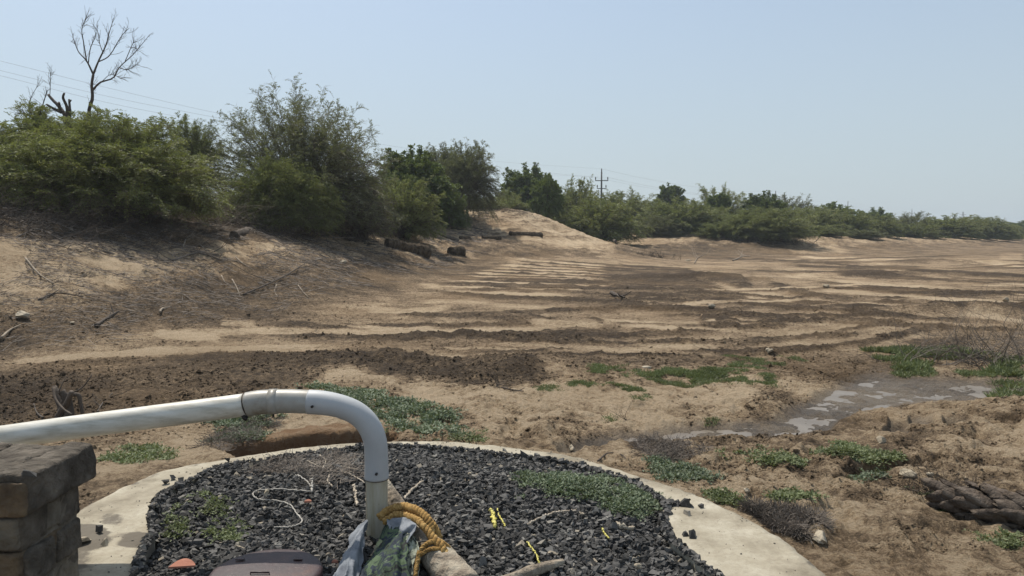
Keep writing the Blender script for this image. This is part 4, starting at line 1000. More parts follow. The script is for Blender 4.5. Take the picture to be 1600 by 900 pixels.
# ================================================================ DEAD TREES
def dead_tree(name, label, Y, lines, seed, rscale=1.0, twigs=True, m='deadwood', base=None, sx=.4444, ox=0, oy=0):
    rs = np.random.RandomState(seed); trunkmb = MB()
    b = at(ox+lines[0][0][0][0]*sx, oy+lines[0][0][0][1]*sx, Y); g = float(H(b.x, Y)); root = empty(name, (b.x, Y, g), label, 'tree'); off = Vector((b.x, Y, g))
    br = MB(); ends = []
    for li, (pts, r0, r1) in enumerate(lines):
        Q = []
        for k, (x, y) in enumerate(pts):
            Q.append(at(ox+x*sx, oy+y*sx, Y+(0 if li == 0 else (k*.12*(1 if li % 2 else -1))))-off)
        if li == 0: Q = [Vector((Q[0].x-.05, 0, -.05)), Vector((Q[0].x+.03, 0, Q[0].z*.5))]+Q
        S = spline(Q, 14); V, F = tube(S, [r0*rscale*(1.25 if li == 0 else 1), r1*rscale], 8, True, .12, seed+li)
        (trunkmb if li == 0 else br).add(V, F)
        if twigs:
            for k in range(5, 15):
                for _ in range(2):
                    if rs.rand() < .7:
                        d = (S[k]-S[k-1]).normalized(); dv = (d+Vector(rs.normal(size=3)*.55)+Vector((0, 0, .15))).normalized(); L = rs.uniform(.15, .5)*rscale
                        q = [S[k]]; 
                        for j in range(3):
                            dv = (dv+Vector(rs.normal(size=3)*.22)+Vector((0, 0, .07))).normalized(); q.append(q[-1]+dv*L/3)
                        V, F = tube(q, [.006*rscale, .0025*rscale], 4, False); br.add(V, F)
                        for j in (1, 2):
                            e = q[j]+(dv+Vector(rs.normal(size=3)*.6)).normalized()*L*.35; V, F = tube([q[j], (q[j]+e)/2, e], [.0035*rscale, .002*rscale], 3, False); br.add(V, F)
    trunkmb.build('trunk', M[m], root, True); br.build('branches', M[m], root, True)
    return root
dead_tree('dead_tree', 'slender bare dead tree forking against the sky', 22.5, [
 ([(313, 400), (325, 345), (322, 300), (328, 262)], .05, .035),
 ([(328, 262), (305, 215), (275, 180), (258, 135)], .028, .006), ([(305, 218), (294, 150), (288, 105), (300, 72)], .02, .005),
 ([(328, 262), (345, 218), (372, 160), (384, 115), (398, 70)], .03, .006), ([(345, 218), (385, 195), (425, 130), (455, 98)], .018, .005),
 ([(323, 320), (352, 290), (398, 274), (420, 236), (470, 190), (518, 132)], .03, .006), ([(420, 238), (450, 245), (485, 222)], .014, .004),
 ([(310, 225), (318, 170), (338, 120), (330, 90)], .016, .004), ([(360, 285), (390, 262), (430, 278)], .01, .003), ([(362, 185), (350, 150), (340, 90)], .014, .004),
 ([(440, 215), (470, 150), (480, 175)], .012, .003)], 5, 1.0)
dead_tree('dead_stump', 'dark broken stump with twisted limbs beside the bare dead tree', 22.5, [
 ([(238, 445), (238, 420), (226, 398)], .14, .11), ([(226, 400), (206, 372), (186, 352), (170, 333)], .09, .06),
 ([(212, 384), (208, 362), (206, 365)], .05, .05), ([(215, 395), (185, 380), (165, 368)], .075, .05), ([(236, 430), (236, 380), (222, 345), (226, 328)], .085, .045),
 ([(244, 440), (246, 390), (243, 350)], .07, .05), ([(244, 360), (250, 352)], .04, .03)], 6, .62, False)
dead_tree('dead_tree', 'thin leaning dead sapling left of the broken stump', 22.6, [
 ([(215, 442), (160, 435), (128, 424)], .05, .03), ([(128, 424), (106, 390), (106, 350), (135, 297)], .022, .006), ([(134, 420), (150, 370), (166, 318)], .022, .012),
 ([(175, 345), (177, 290), (176, 235)], .012, .006), ([(128, 424), (95, 402), (72, 400)], .014, .004), ([(150, 400), (185, 388), (205, 392)], .01, .004)], 7, .9)
# ================================================================ POWER LINE
M['pole'] = simple('grey_pole', [(.3, (.07, .07, .07)), (.7, (.14, .14, .135))], 5, .8, .2)
M['wire'] = simple('wire', [(.3, (.26, .27, .28)), (.7, (.32, .33, .34))], 5, .6, 0)
poles = [(940, 268, 86, 'concrete power pole with crossarm nearest the camera'), (1212, 301, 134, 'second power pole behind the umbrella-shaped tree'),
         (1325, 316, 180, 'third power pole over the dark round-topped tree'), (1425, 328, 236, 'fourth power pole, smallest with a crossarm')]
ptop = []
for px, py, Y, lb in poles:
    top = at(px, py, Y); g = float(H(top.x, min(Y, 200))); root = empty('power_pole', (top.x, Y, g), lb, 'power pole', 'power poles in a row')
    Hh = top.z-g
    V, F = tube([(0, 0, -.3), (0, 0, Hh*.5), (0, 0, Hh)], [.15, .12, .08], 8); mk('post', V, F, M['pole'], root, True)
    def cb(name, c, d):
        V, F = rbox(c, d, 2, .01, 0); mk(name, V, F, M['pole'], root)
    cb('crossarm', (0, -.16, Hh-1.05), (1.5, .09, .10)); cb('crossarm', (0, -.16, Hh-1.95), (1.1, .09, .09)); cb('brace', (0, -.14, Hh-1.5), (.14, .08, 1.0))
    ins = [(-.7, Hh-.97), (.7, Hh-.97), (0, Hh), (-.5, Hh-1.87), (.5, Hh-1.87)]
    for ix, iz in ins:
        V, F = tube([(ix, -.16 if ix else 0, iz), (ix, -.16 if ix else 0, iz+.14), (ix, -.16 if ix else 0, iz+.34)], [.04, .07, .04], 6); mk('insulator', V, F, M['pole'], root)
    ptop.append([Vector((top.x+ix, Y, g+iz+.3)) for ix, iz in ins])
def wire(P, label, r=.016):
    V, F = tube(P, r, 4, False); o = mk('power_wire', V, F, M['wire']); tag(o, label, 'wire', 'overhead power wires')
# wires from the near pole back over the left bank; plan line runs to a pole outside the frame
E = at(-420, 0, 27); plan0 = Vector((ptop[0][0].x, 86)); plan1 = Vector((E.x, E.y))
wl = [([(-420, -20), (-150, 58), (0, 95), (180, 140), (370, 183), (600, 226), (775, 252), (940, 270)], 2, 'uppermost overhead wire crossing the sky on the left'),
      ([(-420, -8), (-150, 74), (0, 110), (180, 153), (370, 190), (600, 236), (780, 262), (931, 277)], 0, 'middle overhead wire crossing the sky on the left'),
      ([(-420, 2), (-150, 84), (0, 118), (180, 163), (370, 199), (600, 243), (780, 268), (948, 277)], 1, 'lowest overhead wire crossing the sky on the left')]
for pts, ei, lb in wl:
    Q = []
    for px, py in pts[:-1]:
        u = (px-800)/FPX/.998; a, b = plan0, plan1; t = (u*a.y-a.x)/((b.x-a.x)-u*(b.y-a.y)); Q.append(at(px, py, a.y+t*(b.y-a.y)))
    Q.append(ptop[0][ei]); wire(spline(Q, 60), lb, .0055)
nm = ['nearest to second', 'second to third', 'third to fourth']
for k in range(3):
    for i, w in ((2, 'top'), (0, 'left arm'), (1, 'right arm')):
        a, b = ptop[k][i], ptop[k+1][i]; P = [a.lerp(b, t)-Vector((0, 0, 4*t*(1-t)*.9)) for t in np.linspace(0, 1, 16)]
        wire(P, f'faint {w} wire spanning from the {nm[k]} power pole', .008)
m_top = at(1505, 331, 330); g = .9; rt = empty('lattice_mast', (m_top.x, 330, g), 'faint thin lattice mast on the skyline near the right edge', 'mast')
mb = MB(); hh = m_top.z-g
for sx_ in (-1, 1):
    for sy_ in (-1, 1): V, F = tube([(sx_*.9, sy_*.9, 0), (sx_*.15, sy_*.15, hh)], [.09, .06], 4); mb.add(V, F)
for k in range(7):
    z0, z1 = hh*k/7, hh*(k+1)/7; w0 = .9-.75*k/7; w1 = .9-.75*(k+1)/7
    V, F = tube([(-w0, 0, z0), (w1, 0, z1)], .05, 4); mb.add(V, F); V, F = tube([(w0, 0, z0), (-w1, 0, z1)], .05, 4); mb.add(V, F)
mb.build('lattice', M['wire'], rt)
mb = MB(); 
for z in (.72, .88): V, F = tube([(-1.5, 0, hh*z), (1.5, 0, hh*z)], .07, 4); mb.add(V, F)
mb.build('crossarm', M['wire'], rt)
# ================================================================ LOGS AND STICKS
M['palm'] = simple('charred_palm_bark', [(.3, (.035, .025, .018)), (.6, (.10, .075, .05)), (.8, (.19, .145, .095))], 9, .95, .9, .03, .1, 22)
def log(name, label, a, b, r0, r1, m='palm', rough=.18, n=30, sides=16, group=None, rings=.06, seed=0, cat='log', lift=0.0):
    a = ong(*a); b = ong(*b); a = a+Vector((0, 0, r0*.55+lift)); b = b+Vector((0, 0, r1*.55+lift))
    P = [a.lerp(b, t)-a for t in np.linspace(0, 1, n)]; rs = np.random.RandomState(seed)
    rr = np.array([r0+(r1-r0)*t for t in np.linspace(0, 1, n)])*(1+rings*np.sin(np.arange(n)*2.1)+.05*rs.randn(n))
    V, F = tube(P, 1.0, sides, True, rough, seed)
    V[:-2] = np.repeat(np.array([tuple(p) for p in P]), sides, 0)+(V[:-2]-np.repeat(np.array([tuple(p) for p in P]), sides, 0))*np.repeat(rr, sides)[:, None]
    V = V+noise3(V+np.array(a), 6/max(r0*6, .4), r0*.15, seed)
    o = mk(name, V, F, M[m], None, False); o.location = a; return tag(o, label, cat, group)
log('palm_log', 'long dark palm log with a fat end lying on the left slope', (604, 386), (668, 404), .17, .30, seed=1, lift=.05)
log('palm_log', 'short stubby palm log right of the long one', (703, 399), (722, 399), .20, .27, seed=2)
log('palm_log', 'straight dark palm log at the foot of the sandy mound', (797, 370), (846, 371), .16, .20, seed=3)
log('palm_log', 'thin dark palm log lying between the debris and the mound foot', (754, 375), (782, 375), .09, .11, seed=4)
log('palm_log', 'small dark log end beside the debris at the mound corner', (718, 374), (736, 376), .12, .10, seed=5)
log('fallen_trunk', 'fallen grey trunk running down from the dead branches, uppermost of the group', (640, 338), (694, 356), .12, .10, 'wood', seed=6)
log('fallen_trunk', 'long fallen palm trunk in the middle of the fallen group', (612, 342), (676, 364), .16, .15, 'palm', seed=7)
log('fallen_trunk', 'lowest fallen trunk of the group, split and grey', (650, 356), (716, 378), .13, .09, 'wood', seed=8)
log('fallen_trunk', 'fallen trunk leaning up by the grey domed tree', (690, 352), (722, 344), .13, .15, 'palm', seed=9)
log('fallen_trunk', 'grey log lying under the front bushes', (365, 372), (420, 352), .13, .10, 'wood', seed=10)
log('fallen_trunk', 'dark fallen log along the shade under the rounded bush', (415, 362), (482, 366), .14, .12, 'deadwood', seed=11)
log('fallen_trunk', 'leaning brown trunk below the gully bush', (938, 356), (962, 381), .14, .11, 'deadwood', seed=12, lift=.1)
log('fallen_trunk', 'short dark log on the bank below the broad bush', (1003, 357), (1014, 359), .15, .15, 'deadwood', seed=13)
def stick(pts, r, label, m='stick', name='stick', cat='stick', group='branches lying on the left slope', fork=True, seed=0):
    P = [ong(*p) for p in pts]; o0 = P[0]; rs = np.random.RandomState(seed)
    S = spline([p-o0+Vector((0, 0, r*.6+abs(rs.normal())*r*1.2)) for p in P], 14); mb = MB(); V, F = tube(S, [r, r*.45], 7, True, .15, seed); mb.add(V, F)
    if fork:
        L = (S[-1]-S[0]).length
        for k in (5, 8, 11):
            d = (S[k+1]-S[k]).normalized(); d2 = (d+Vector((rs.normal()*.5, rs.normal()*.5, .15))).normalized()
            V, F = tube([S[k], S[k]+d2*L*.12, S[k]+(d2+Vector((0, 0, .1)))*L*.22], [r*.5, r*.2], 5, False); mb.add(V, F)
    o = mb.build(name, M[m], None, True); o.location = o0; return tag(o, label, cat, group)
stick([(2, 535), (16, 523), (32, 512)], .02, 'pale curved stick at the left edge low on the slope', seed=1, fork=False)
stick([(150, 512), (168, 500), (186, 495)], .03, 'dark branch lying low on the left slope', 'deadwood', seed=2)
stick([(250, 495), (254, 486), (268, 481)], .022, 'short pale curved stick in the middle of the slope', seed=3, fork=False)
stick([(102, 369), (130, 371), (140, 372)], .03, 'dark stick on the sand right below the shade of the largest bush', 'deadwood', seed=4)
stick([(346, 432), (352, 443), (358, 449)], .018, 'slender pale stick leaning right in mid slope', seed=5, fork=False)
stick([(363, 440), (370, 452), (375, 464)], .018, 'pale stick just right of the leaning one', seed=6, fork=False)
stick([(368, 405), (380, 414), (396, 423)], .02, 'long pale stick high on the slope below the rounded bush', seed=7, fork=False)
stick([(380, 462), (440, 438), (478, 416)], .022, 'long dark branch running up the slope', 'deadwood', seed=8)
stick([(432, 448), (429, 456), (434, 466)], .016, 'thin hooked pale twig near the dark branch', seed=9, fork=False)
stick([(466, 448), (474, 458), (482, 468)], .016, 'pale twig at the right of the hooked one', seed=10, fork=False)
stick([(40, 408), (60, 430), (84, 446)], .02, 'pale branch high on the far left of the slope', seed=11)
stick([(26, 372), (60, 362), (100, 380)], .022, 'grey branch on the sandy crest at far left', 'twig', seed=12)
stick([(270, 410), (310, 398), (345, 402)], .02, 'grey branch at the lower edge of the bush shade', 'twig', seed=13)
stick([(312, 385), (330, 402), (350, 412)], .02, 'pale stalk sliding down from the frond heap', seed=14)
stick([(160, 395), (200, 405), (235, 401)], .018, 'thin grey branch in the sand below the largest bush', 'twig', seed=15)
stick([(60, 470), (90, 462), (130, 466)], .018, 'dark thin stick across the left slope', 'deadwood', seed=16)
stick([(286, 388), (292, 376), (305, 366)], .02, 'pale stick at the right edge of the largest bush', seed=17)
stick([(520, 372), (560, 378), (590, 392)], .022, 'grey stick on pale sand above the long palm log', 'twig', seed=18)
stick([(1085, 412), (1090, 404), (1098, 400)], .03, 'crooked pale stick at the foot of the far bank', seed=19, group=None)
stick([(955, 462), (968, 466), (976, 468)], .05, 'dark branch stub in the middle of the furrows', 'deadwood', seed=20, group=None)
stick([(784, 608), (800, 612), (818, 616)], .012, 'dark twig lying on the tilled patch', 'deadwood', seed=21, group=None)
stick([(1145, 358+50), (1160, 404), (1172, 402)], .05, 'bleached branch beside the hanging roots', seed=22, group=None)
# stump in front of the pipe
def stump():
    b = ong(104, 655); root = empty('dead_stump', b, 'small twisted dead stump with thin twigs behind the long pipe', 'stump')
    Y = b.y
    def br(pts, r0, r1, dy=0):
        S = spline([at(x, y, Y+dy*i*.04)-b for i, (x, y) in enumerate(pts)], 14); V, F = tube(S, [r0, r1], 9, True, .2, int(pts[0][0])); return V, F
    mb = MB()
    for a in (([(108, 655), (107, 640), (103, 622), (96, 611)], .05, .03, 0), ([(100, 656), (97, 640), (90, 620), (85, 604)], .04, .022, 1), ([(90, 656), (98, 640), (106, 628), (112, 612)], .035, .02, -1)): mb.add(*br(*a))
    mb.build('trunk', M['wood'], root, True)
    for a in (([(108, 618), (122, 617), (126, 632), (129, 646)], .02, .014, 0), ([(85, 606), (86, 622), (98, 638), (113, 648)], .013, .008, -2), ([(112, 614), (128, 606), (141, 590), (143, 584)], .008, .003, 1), ([(92, 612), (98, 598), (104, 588)], .006, .002, 1)):
        V, F = br(*a); mk('limb', V, F, M['wood'], root, True)
    return root
stump()
stick([(152, 646), (160, 634), (176, 617)], .009, 'fine dark twig sticking up just right of the small stump', 'deadwood', 'twig', 'twig', None, True, 31)
stick([(68, 656), (58, 648), (53, 634)], .010, 'short crooked twig left of the small stump', 'deadwood', 'twig', 'twig', None, False, 32)
stick([(934, 722), (950, 712), (972, 716), (984, 729)], .006, 'arched dark twig by the far right rim', 'deadwood', 'twig', 'twig', None, False, 33)
# ================================================================ NEAR PALM TRUNK with leaf-base scales
M['scale'] = simple('dark_palm_scales', [(.3, (.05, .038, .03)), (.5, (.115, .09, .07)), (.65, (.18, .145, .115)), (.8, (.28, .23, .18))], 16, .9, 1.0, .02, .2, 45)
def palm_trunk():
    a = ong(1482, 797); b = ong(1620, 826); d = (b-a); d.z = 0; d = d.normalized(); b = b+d*.8
    b.z = a.z-.03
    ax = (b-a); L = ax.length; t = ax.normalized(); s = t.cross(Vector((0, 0, 1))).normalized(); u = s.cross(t)
    root = empty('scaly_palm_log', a+Vector((0, 0, .07)), 'thick palm trunk covered in dark overlapping scales lying at the right edge', 'trunk')
    P = [t*L*q for q in np.linspace(0, 1, 12)]; V, F = tube(P, [.05, .075, .082, .082], 18, True, .05); mk('core', V, F, M['deadwood'], root, True)
    mb = MB(); rs = np.random.RandomState(4); nrow = int(L/.062); 
    for i in range(nrow):
        x0 = i*.062; R0 = .050+.034*min(1, x0/.22)
        for k in range(5):
            ang = 2*PI*(k+.5*(i % 2))/5+rs.normal()*.18; w = rs.uniform(.075, .10); ln = rs.uniform(.11, .17)
            # curved shield scale: grid 5 x 5, tip lifted, pointing to the left end
            VV = []
            for p in np.linspace(0, 1, 6):
                ww = w*(1-p**3*.75)
                for q in np.linspace(-1, 1, 6):
                    an = ang+q*ww/(R0+.02)*.62; lift = .006+.034*p**1.2*(1-.55*q*q)+.006*math.sin(i*3.1+k*1.7+q*2)
                    rr = R0+lift+.004*rs.normal()*p
                    VV.append(t*(x0-ln*p+.01*rs.normal()*p+.045)+(s*math.cos(an)+u*math.sin(an))*rr)
            VV = np.array([tuple(v) for v in VV]); VV = VV+noise3(VV+i*.37+k, 16, .012, 3)+noise3(VV+k, 50, .004, 5); i_, j_ = np.meshgrid(np.arange(5), np.arange(5), indexing='ij'); qd = (i_*6+j_).ravel()
            top = np.stack([qd, qd+1, qd+7, qd+6], -1)
            VB = VV.copy(); cen = np.outer((VV@np.array(t)), np.array(t)); VB = cen+(VV-cen)*(1-.009/np.linalg.norm(VV-cen, axis=1))[:, None]
            m_ = len(VV); rim_ = [0, 1, 2, 3, 4, 5, 11, 17, 23, 29, 35, 34, 33, 32, 31, 30, 24, 18, 12, 6]
            sd_ = np.array([[rim_[z], rim_[(z+1) % 20], rim_[(z+1) % 20]+m_, rim_[z]+m_] for z in range(20)])
            mb.add(np.concatenate([VV, VB]), [np.concatenate([top[:, ::-1], top+m_, sd_])])
    mb.build('scales', M['scale'], root, True)
palm_trunk()
# ================================================================ GROUND COVER
def mat_plant(name, label, pts, n, hgt, leaf, seed, m='leaf_mat', cat='plant', kind=None, group=None, zfun=None, soft=5, wr=.5, upr=.5, clump=1.0, sprig=True):
    """low plant: sprigs scattered inside an outline on the ground"""
    rs = np.random.RandomState(seed); PX = []; X = []; Yy = []
    Wp = [(ong(px, py) if zfun is None else onz(px, py, .03)) for px, py in pts]; W2 = [(p.x, p.y) for p in Wp]
    x0, x1 = min(p[0] for p in W2), max(p[0] for p in W2); y0, y1 = min(p[1] for p in W2), max(p[1] for p in W2)
    x = rs.uniform(x0-.1, x1+.1, n*4); y = rs.uniform(y0-.15, y1+.15, n*4)
    s = poly_sd(x, y, W2); sz = min(x1-x0, y1-y0)
    f = fbm(x*3.4/clump, y*3.4/clump, 3, seed); k = s+f*sz*.22 < rs.rand(len(x))**2*.06*sz-.02*sz; k &= (fbm(x*7/clump, y*7/clump, 3, seed+5) > -.14)
    x, y, s = x[k][:n], y[k][:n], s[k][:n]
    z = (detail(x, y)[0] if zfun is None else zfun(x, y)+.008)
    edge = sst(0, -.25*sz, s); hh = hgt*(.35+.65*edge)*(.6+.8*vn(x*9, y*9, seed))
    # sprigs: short arching shoots each with several leaves
    K = 7; a = rs.uniform(0, 2*PI, len(x)); ln = leaf*rs.uniform(1.5, 3.6, len(x))
    D = unit(np.stack([np.cos(a), np.sin(a), rs.uniform(.05, upr, len(x))], -1)); P = np.stack([x, y, z+hh*rs.rand(len(x))*.8], -1)
    q = np.linspace(.1, 1, K)[None, :, None]; LP = P[:, None]+D[:, None]*ln[:, None, None]*q; LP[..., 2] -= (q[..., 0]**2)*ln[:, None]*.25; 
    gzv = np.repeat(z[:, None], K, 1); LP[..., 2] = np.maximum(LP[..., 2], gzv+.002)
    LD = unit(rs.normal(size=LP.shape)*[1, 1, .45]+D[:, None]*.5+np.array([0, 0, .25])); NN = unit(np.array([0, 0, 1.])+rs.normal(size=LP.shape)*.45)
    Ls = leaf*rs.uniform(.6, 1.25, LP.shape[:2]); ti = np.clip(np.repeat((.15+.5*vn(x*5, y*5, seed+2)+.2*rs.rand(len(x)))[:, None], K, 1)+rs.rand(*Ls.shape)*.2, 0, 1)
    V, F = leaves(LP.reshape(-1, 3), LD.reshape(-1, 3), NN.reshape(-1, 3), Ls.ravel(), Ls.ravel()*wr)
    o0 = np.array([x.mean(), y.mean(), z.mean()]); o = mk(name, V-o0, [F], M[m], None, False, {'tint': np.repeat(ti.ravel(), 4)}); o.location = o0
    return tag(o, label, cat, group, kind)
mat_plant('creeping_plant', 'wide blue-green creeper on the gravel beside the right rim', [(845,738),(900,733),(945,735),(985,752),(1030,765),(1040,785),(1030,805),(985,803),(930,792),(880,778),(830,770),(822,752)], 3450, 0.025, .019, 1, zfun=gz)
mat_plant('creeping_plant', 'small olive-green creeper on the gravel at the left rim', [(242,795),(270,775),(320,765),(350,775),(352,795),(390,815),(385,832),(330,830),(262,812)], 1275, 0.015, .017, 2, 'leaf_fresh', zfun=gz)
mat_plant('creeping_plant', 'dense dark green creeping mat behind the pipe elbow', [(480,603),(560,610),(630,625),(690,655),(712,678),(680,686),(620,668),(570,640),(520,622)], 3900, 0.033, .030, 3)
mat_plant('creeping_plant', 'grey-green creeper hanging into the pit under the pipe', [(300,660),(400,648),(440,655),(405,672),(400,698),(370,712),(352,690),(330,672)], 1800, 0.028, .024, 4)
mat_plant('creeping_plant', 'loose green weed between the pier and the rim', [(150,722),(190,700),(235,698),(270,703),(262,720),(200,724)], 600, 0.028, .022, 5, 'leaf_fresh')
mat_plant('creeping_plant', 'green creeper patch outside the far right rim', [(985,720),(1040,716),(1100,738),(1130,748),(1100,755),(1040,748)], 1425, 0.017, .022, 6)
mat_plant('creeping_plant', 'flat green weed patch to the left of the eroded gully', [(1130,708),(1200,706),(1250,725),(1245,738),(1190,730),(1130,722)], 1125, 0.017, .024, 7, 'leaf_fresh')
mat_plant('creeping_plant', 'long green weed strip in the middle right foreground', [(1282,702),(1330,700),(1420,718),(1418,727),(1340,724),(1290,718)], 1125, 0.017, .024, 8, 'leaf_fresh')
mat_plant('creeping_plant', 'small blue-green weed below the long weed strip', [(1318,745),(1350,737),(1390,744),(1350,758),(1325,757)], 375, 0.017, .02, 9)
mat_plant('creeping_plant', 'light green weed hugging the right rim', [(1080,766),(1120,770),(1170,786),(1168,796),(1120,790)], 675, 0.017, .02, 10, 'leaf_fresh')
mat_plant('creeping_plant', 'light green weed on bare soil right of the rim', [(1200,775),(1240,770),(1275,782),(1268,793),(1215,792)], 600, 0.019, .022, 11, 'leaf_fresh')
mat_plant('creeping_plant', 'pale green weed running along the front of the palm trunk', [(1420,762),(1470,778),(1540,802),(1545,812),(1480,800),(1420,780)], 1125, 0.011, .018, 12, 'leaf_fresh')
mat_plant('creeping_plant', 'yellow-green weed at the bottom right edge', [(1530,838),(1580,832),(1640,842),(1640,862),(1560,856)], 600, 0.017, .02, 13, 'leaf_fresh')
mat_plant('creeping_plant', 'thin green weed between the creeping mat and the rim', [(690,683),(740,680),(768,692),(730,694)], 375, 0.017, .02, 14, 'leaf_fresh')
mat_plant('creeping_plant', 'small green weed on the sand right of the creeping mat', [(735,672),(760,664),(756,676)], 90, 0.017, .02, 15, 'leaf_fresh')
mat_plant('creeping_plant', 'green weed touching the muddy channel', [(1215,800),(1250,808),(1290,818),(1260,824),(1225,812)], 375, 0.011, .018, 16, 'leaf_fresh')
def grass(name, label, polys, seed, m='leaf_fresh', kind='stuff', L=.08, cat='grass'):
    rs = np.random.RandomState(seed); VV = []; FF = []; TT = []; n0 = 0
    for pts, n, ln in polys:
        Wp = [ong(*p) for p in pts]; W2 = [(p.x, p.y) for p in Wp]
        x = rs.uniform(min(p[0] for p in W2), max(p[0] for p in W2), n*3); y = rs.uniform(min(p[1] for p in W2), max(p[1] for p in W2), n*3)
        s = poly_sd(x, y, W2); sz = min(max(p[0] for p in W2)-min(p[0] for p in W2), max(p[1] for p in W2)-min(p[1] for p in W2))
        k = (s+fbm(x*2.2, y*2.2, 3, seed)*sz*.5 < -.02*sz) & (fbm(x*5, y*5, 3, seed+3) > -.12); x, y = x[k][:n], y[k][:n]
        if not len(x): continue
        z = detail(x, y)[0]; K = 5; P = np.repeat(np.stack([x, y, z], -1), K, 0)+rs.normal(size=(len(x)*K, 3))*[.02, .02, 0]
        D = unit(rs.normal(size=P.shape)*[.75, .75, .2]+[0, 0, .7]); LL = ln*rs.uniform(.4, 1.2, len(P))
        V, F = leaves(P, D, unit(rs.normal(size=P.shape)), LL, np.maximum(LL*.16, .007)); VV.append(V); FF.append(F+n0); n0 += len(V)
        TT.append(np.repeat(np.clip(.25+.5*vn(P[:, 0]*3, P[:, 1]*3, seed)+.25*rs.rand(len(P)), 0, 1), 4))
    o = mk(name, np.concatenate(VV), [np.concatenate(FF)], M[m], None, False, {'tint': np.concatenate(TT)}); return tag(o, label, cat, kind=kind)
grass('grass', 'sparse green grass growing on the damp pond bed', [
 ([(905,572),(980,568),(1060,578),(1190,575),(1200,600),(1100,610),(1040,600),(960,590)], 3465, 0.042),
 ([(1020,575),(1150,575),(1160,590),(1080,600),(1030,595)], 1924, 0.048),
 ([(930,600),(990,604),(1010,612),(950,612)], 461, 0.036), ([(885,596),(925,596),(930,604),(890,606)], 269, 0.030),
 ([(910,575),(960,580),(960,586),(915,582)], 346, 0.030), ([(830,605),(870,602),(872,612),(840,614)], 192, 0.030),
 ([(985,620),(1020,618),(1020,626),(990,628)], 100, 0.030), ([(1120,590),(1200,585),(1210,600),(1130,605)], 847, 0.030),
 ([(1100,660),(1120,655),(1122,668),(1102,670)], 46, 0.036), ([(940,655),(960,652),(960,660),(942,662)], 34, 0.030),
 ([(1140,556),(1250,560),(1240,575),(1130,570)], 962, 0.024)], 21)
grass('marsh_grass', 'taller fresh grass around the upper edge of the puddle', [
 ([(1400,550),(1460,546),(1520,552),(1540,566),(1480,578),(1410,580)], 2310, 0.084),
 ([(1400,575),(1500,578),(1560,590),(1470,592),(1400,590)], 577, 0.060),
 ([(1530,556),(1600,560),(1620,585),(1560,590),(1535,575)], 1155, 0.096), ([(1575,600),(1620,598),(1620,618),(1590,618)], 346, 0.084)], 22)
def dry_mat(name, label, pts, n, seed, zfun=None, ln=.07, h=.03, m='twig', cat='dry plant'):
    rs = np.random.RandomState(seed); Wp = [(ong(*p) if zfun is None else onz(*p, .04)) for p in pts]; W2 = [(p.x, p.y) for p in Wp]
    x = rs.uniform(min(p[0] for p in W2), max(p[0] for p in W2), n*3); y = rs.uniform(min(p[1] for p in W2), max(p[1] for p in W2), n*3)
    s = poly_sd(x, y, W2); k = (s+fbm(x*4, y*4, 3, seed)*.12 < 0) & (fbm(x*7, y*7, 2, seed+1) > -.3); x, y = x[k][:n], y[k][:n]
    z = detail(x, y)[0] if zfun is None else zfun(x, y)+.012
    P = np.stack([x, y, z+rs.rand(len(x))*h], -1); D = unit(rs.normal(size=P.shape)*[1, 1, .25]); cur = P; mb = MB(); r = .0014
    for k in range(3):
        D = unit(D+rs.normal(size=P.shape)*.3); nx = cur+D*(ln/3); nx[:, 2] = np.maximum(nx[:, 2], z+.003); V, F = prism(cur, nx, r, r*.8); mb.add(V, F); cur = nx
    o = mb.build(name, M[m]); return tag(o, label, cat)
dry_mat('dry_creeper', 'grey withered creeper outside the right rim', [(1165,798),(1220,805),(1275,815),(1290,845),(1300,875),(1260,862),(1210,828)], 5200, 1, ln=.09)
dry_mat('dry_creeper', 'brown withered creeper beside the twig at the far rim', [(990,695),(1060,690),(1110,705),(1060,722),(1000,716)], 1800, 2, ln=.08)
dry_mat('dry_creeper', 'pale dry root mat spread over the far gravel behind the pipe', [(420,712),(560,698),(572,745),(520,762),(440,745),(380,735)], 800, 3, gz, .10, .02, 'twig_pale')
dry_mat('dry_creeper', 'withered purple-grey creeper around the left end of the pit', [(300,690),(395,655),(430,665),(400,700),(340,705)], 1500, 4, None, .08)
# clods and crumbs: uncountable
def clods():
    rs = np.random.RandomState(9); n = 60000; px = rs.uniform(-20, 1640, n); py = 440+(rs.rand(n)**1.3)*470
    g = np.array([tuple(onz(a, max(b, 450), -.2)) for a, b in zip(px, py)]); x, y = g[:, 0]+rs.normal(size=n)*.05, g[:, 1]
    z, dk, wt = detail(x, y); rr = np.hypot(x-RCX, y-RCY); k = (rr > RRO+.05) & (wt < .5) & (y < 26) & (fbm(x*1.3, y*1.3, 3, 7) > -.25) & (dk+rs.rand(len(x))*.55 > .62); x, y, z, dk = x[k], y[k], z[k], dk[k]
    s = rs.uniform(.003, .012, len(x))*np.clip(y/5, .8, 1.5)*(1+1.3*(rs.rand(len(x)) > .98))
    V, F, A = stones(np.stack([x, y, z+s*.15], -1), s, rs, .6, .3)
    o = mk('soil_clods', V, [F], M['soil'], None, False, {'dark': np.repeat(np.clip(dk+rs.uniform(-.25, .25, len(x)), 0, 1), 8), 'wet': np.zeros(len(V)), 'pit': np.zeros(len(V))})
    tag(o, 'crumbled soil clods scattered over the pond bed', 'clods', kind='stuff')
clods()
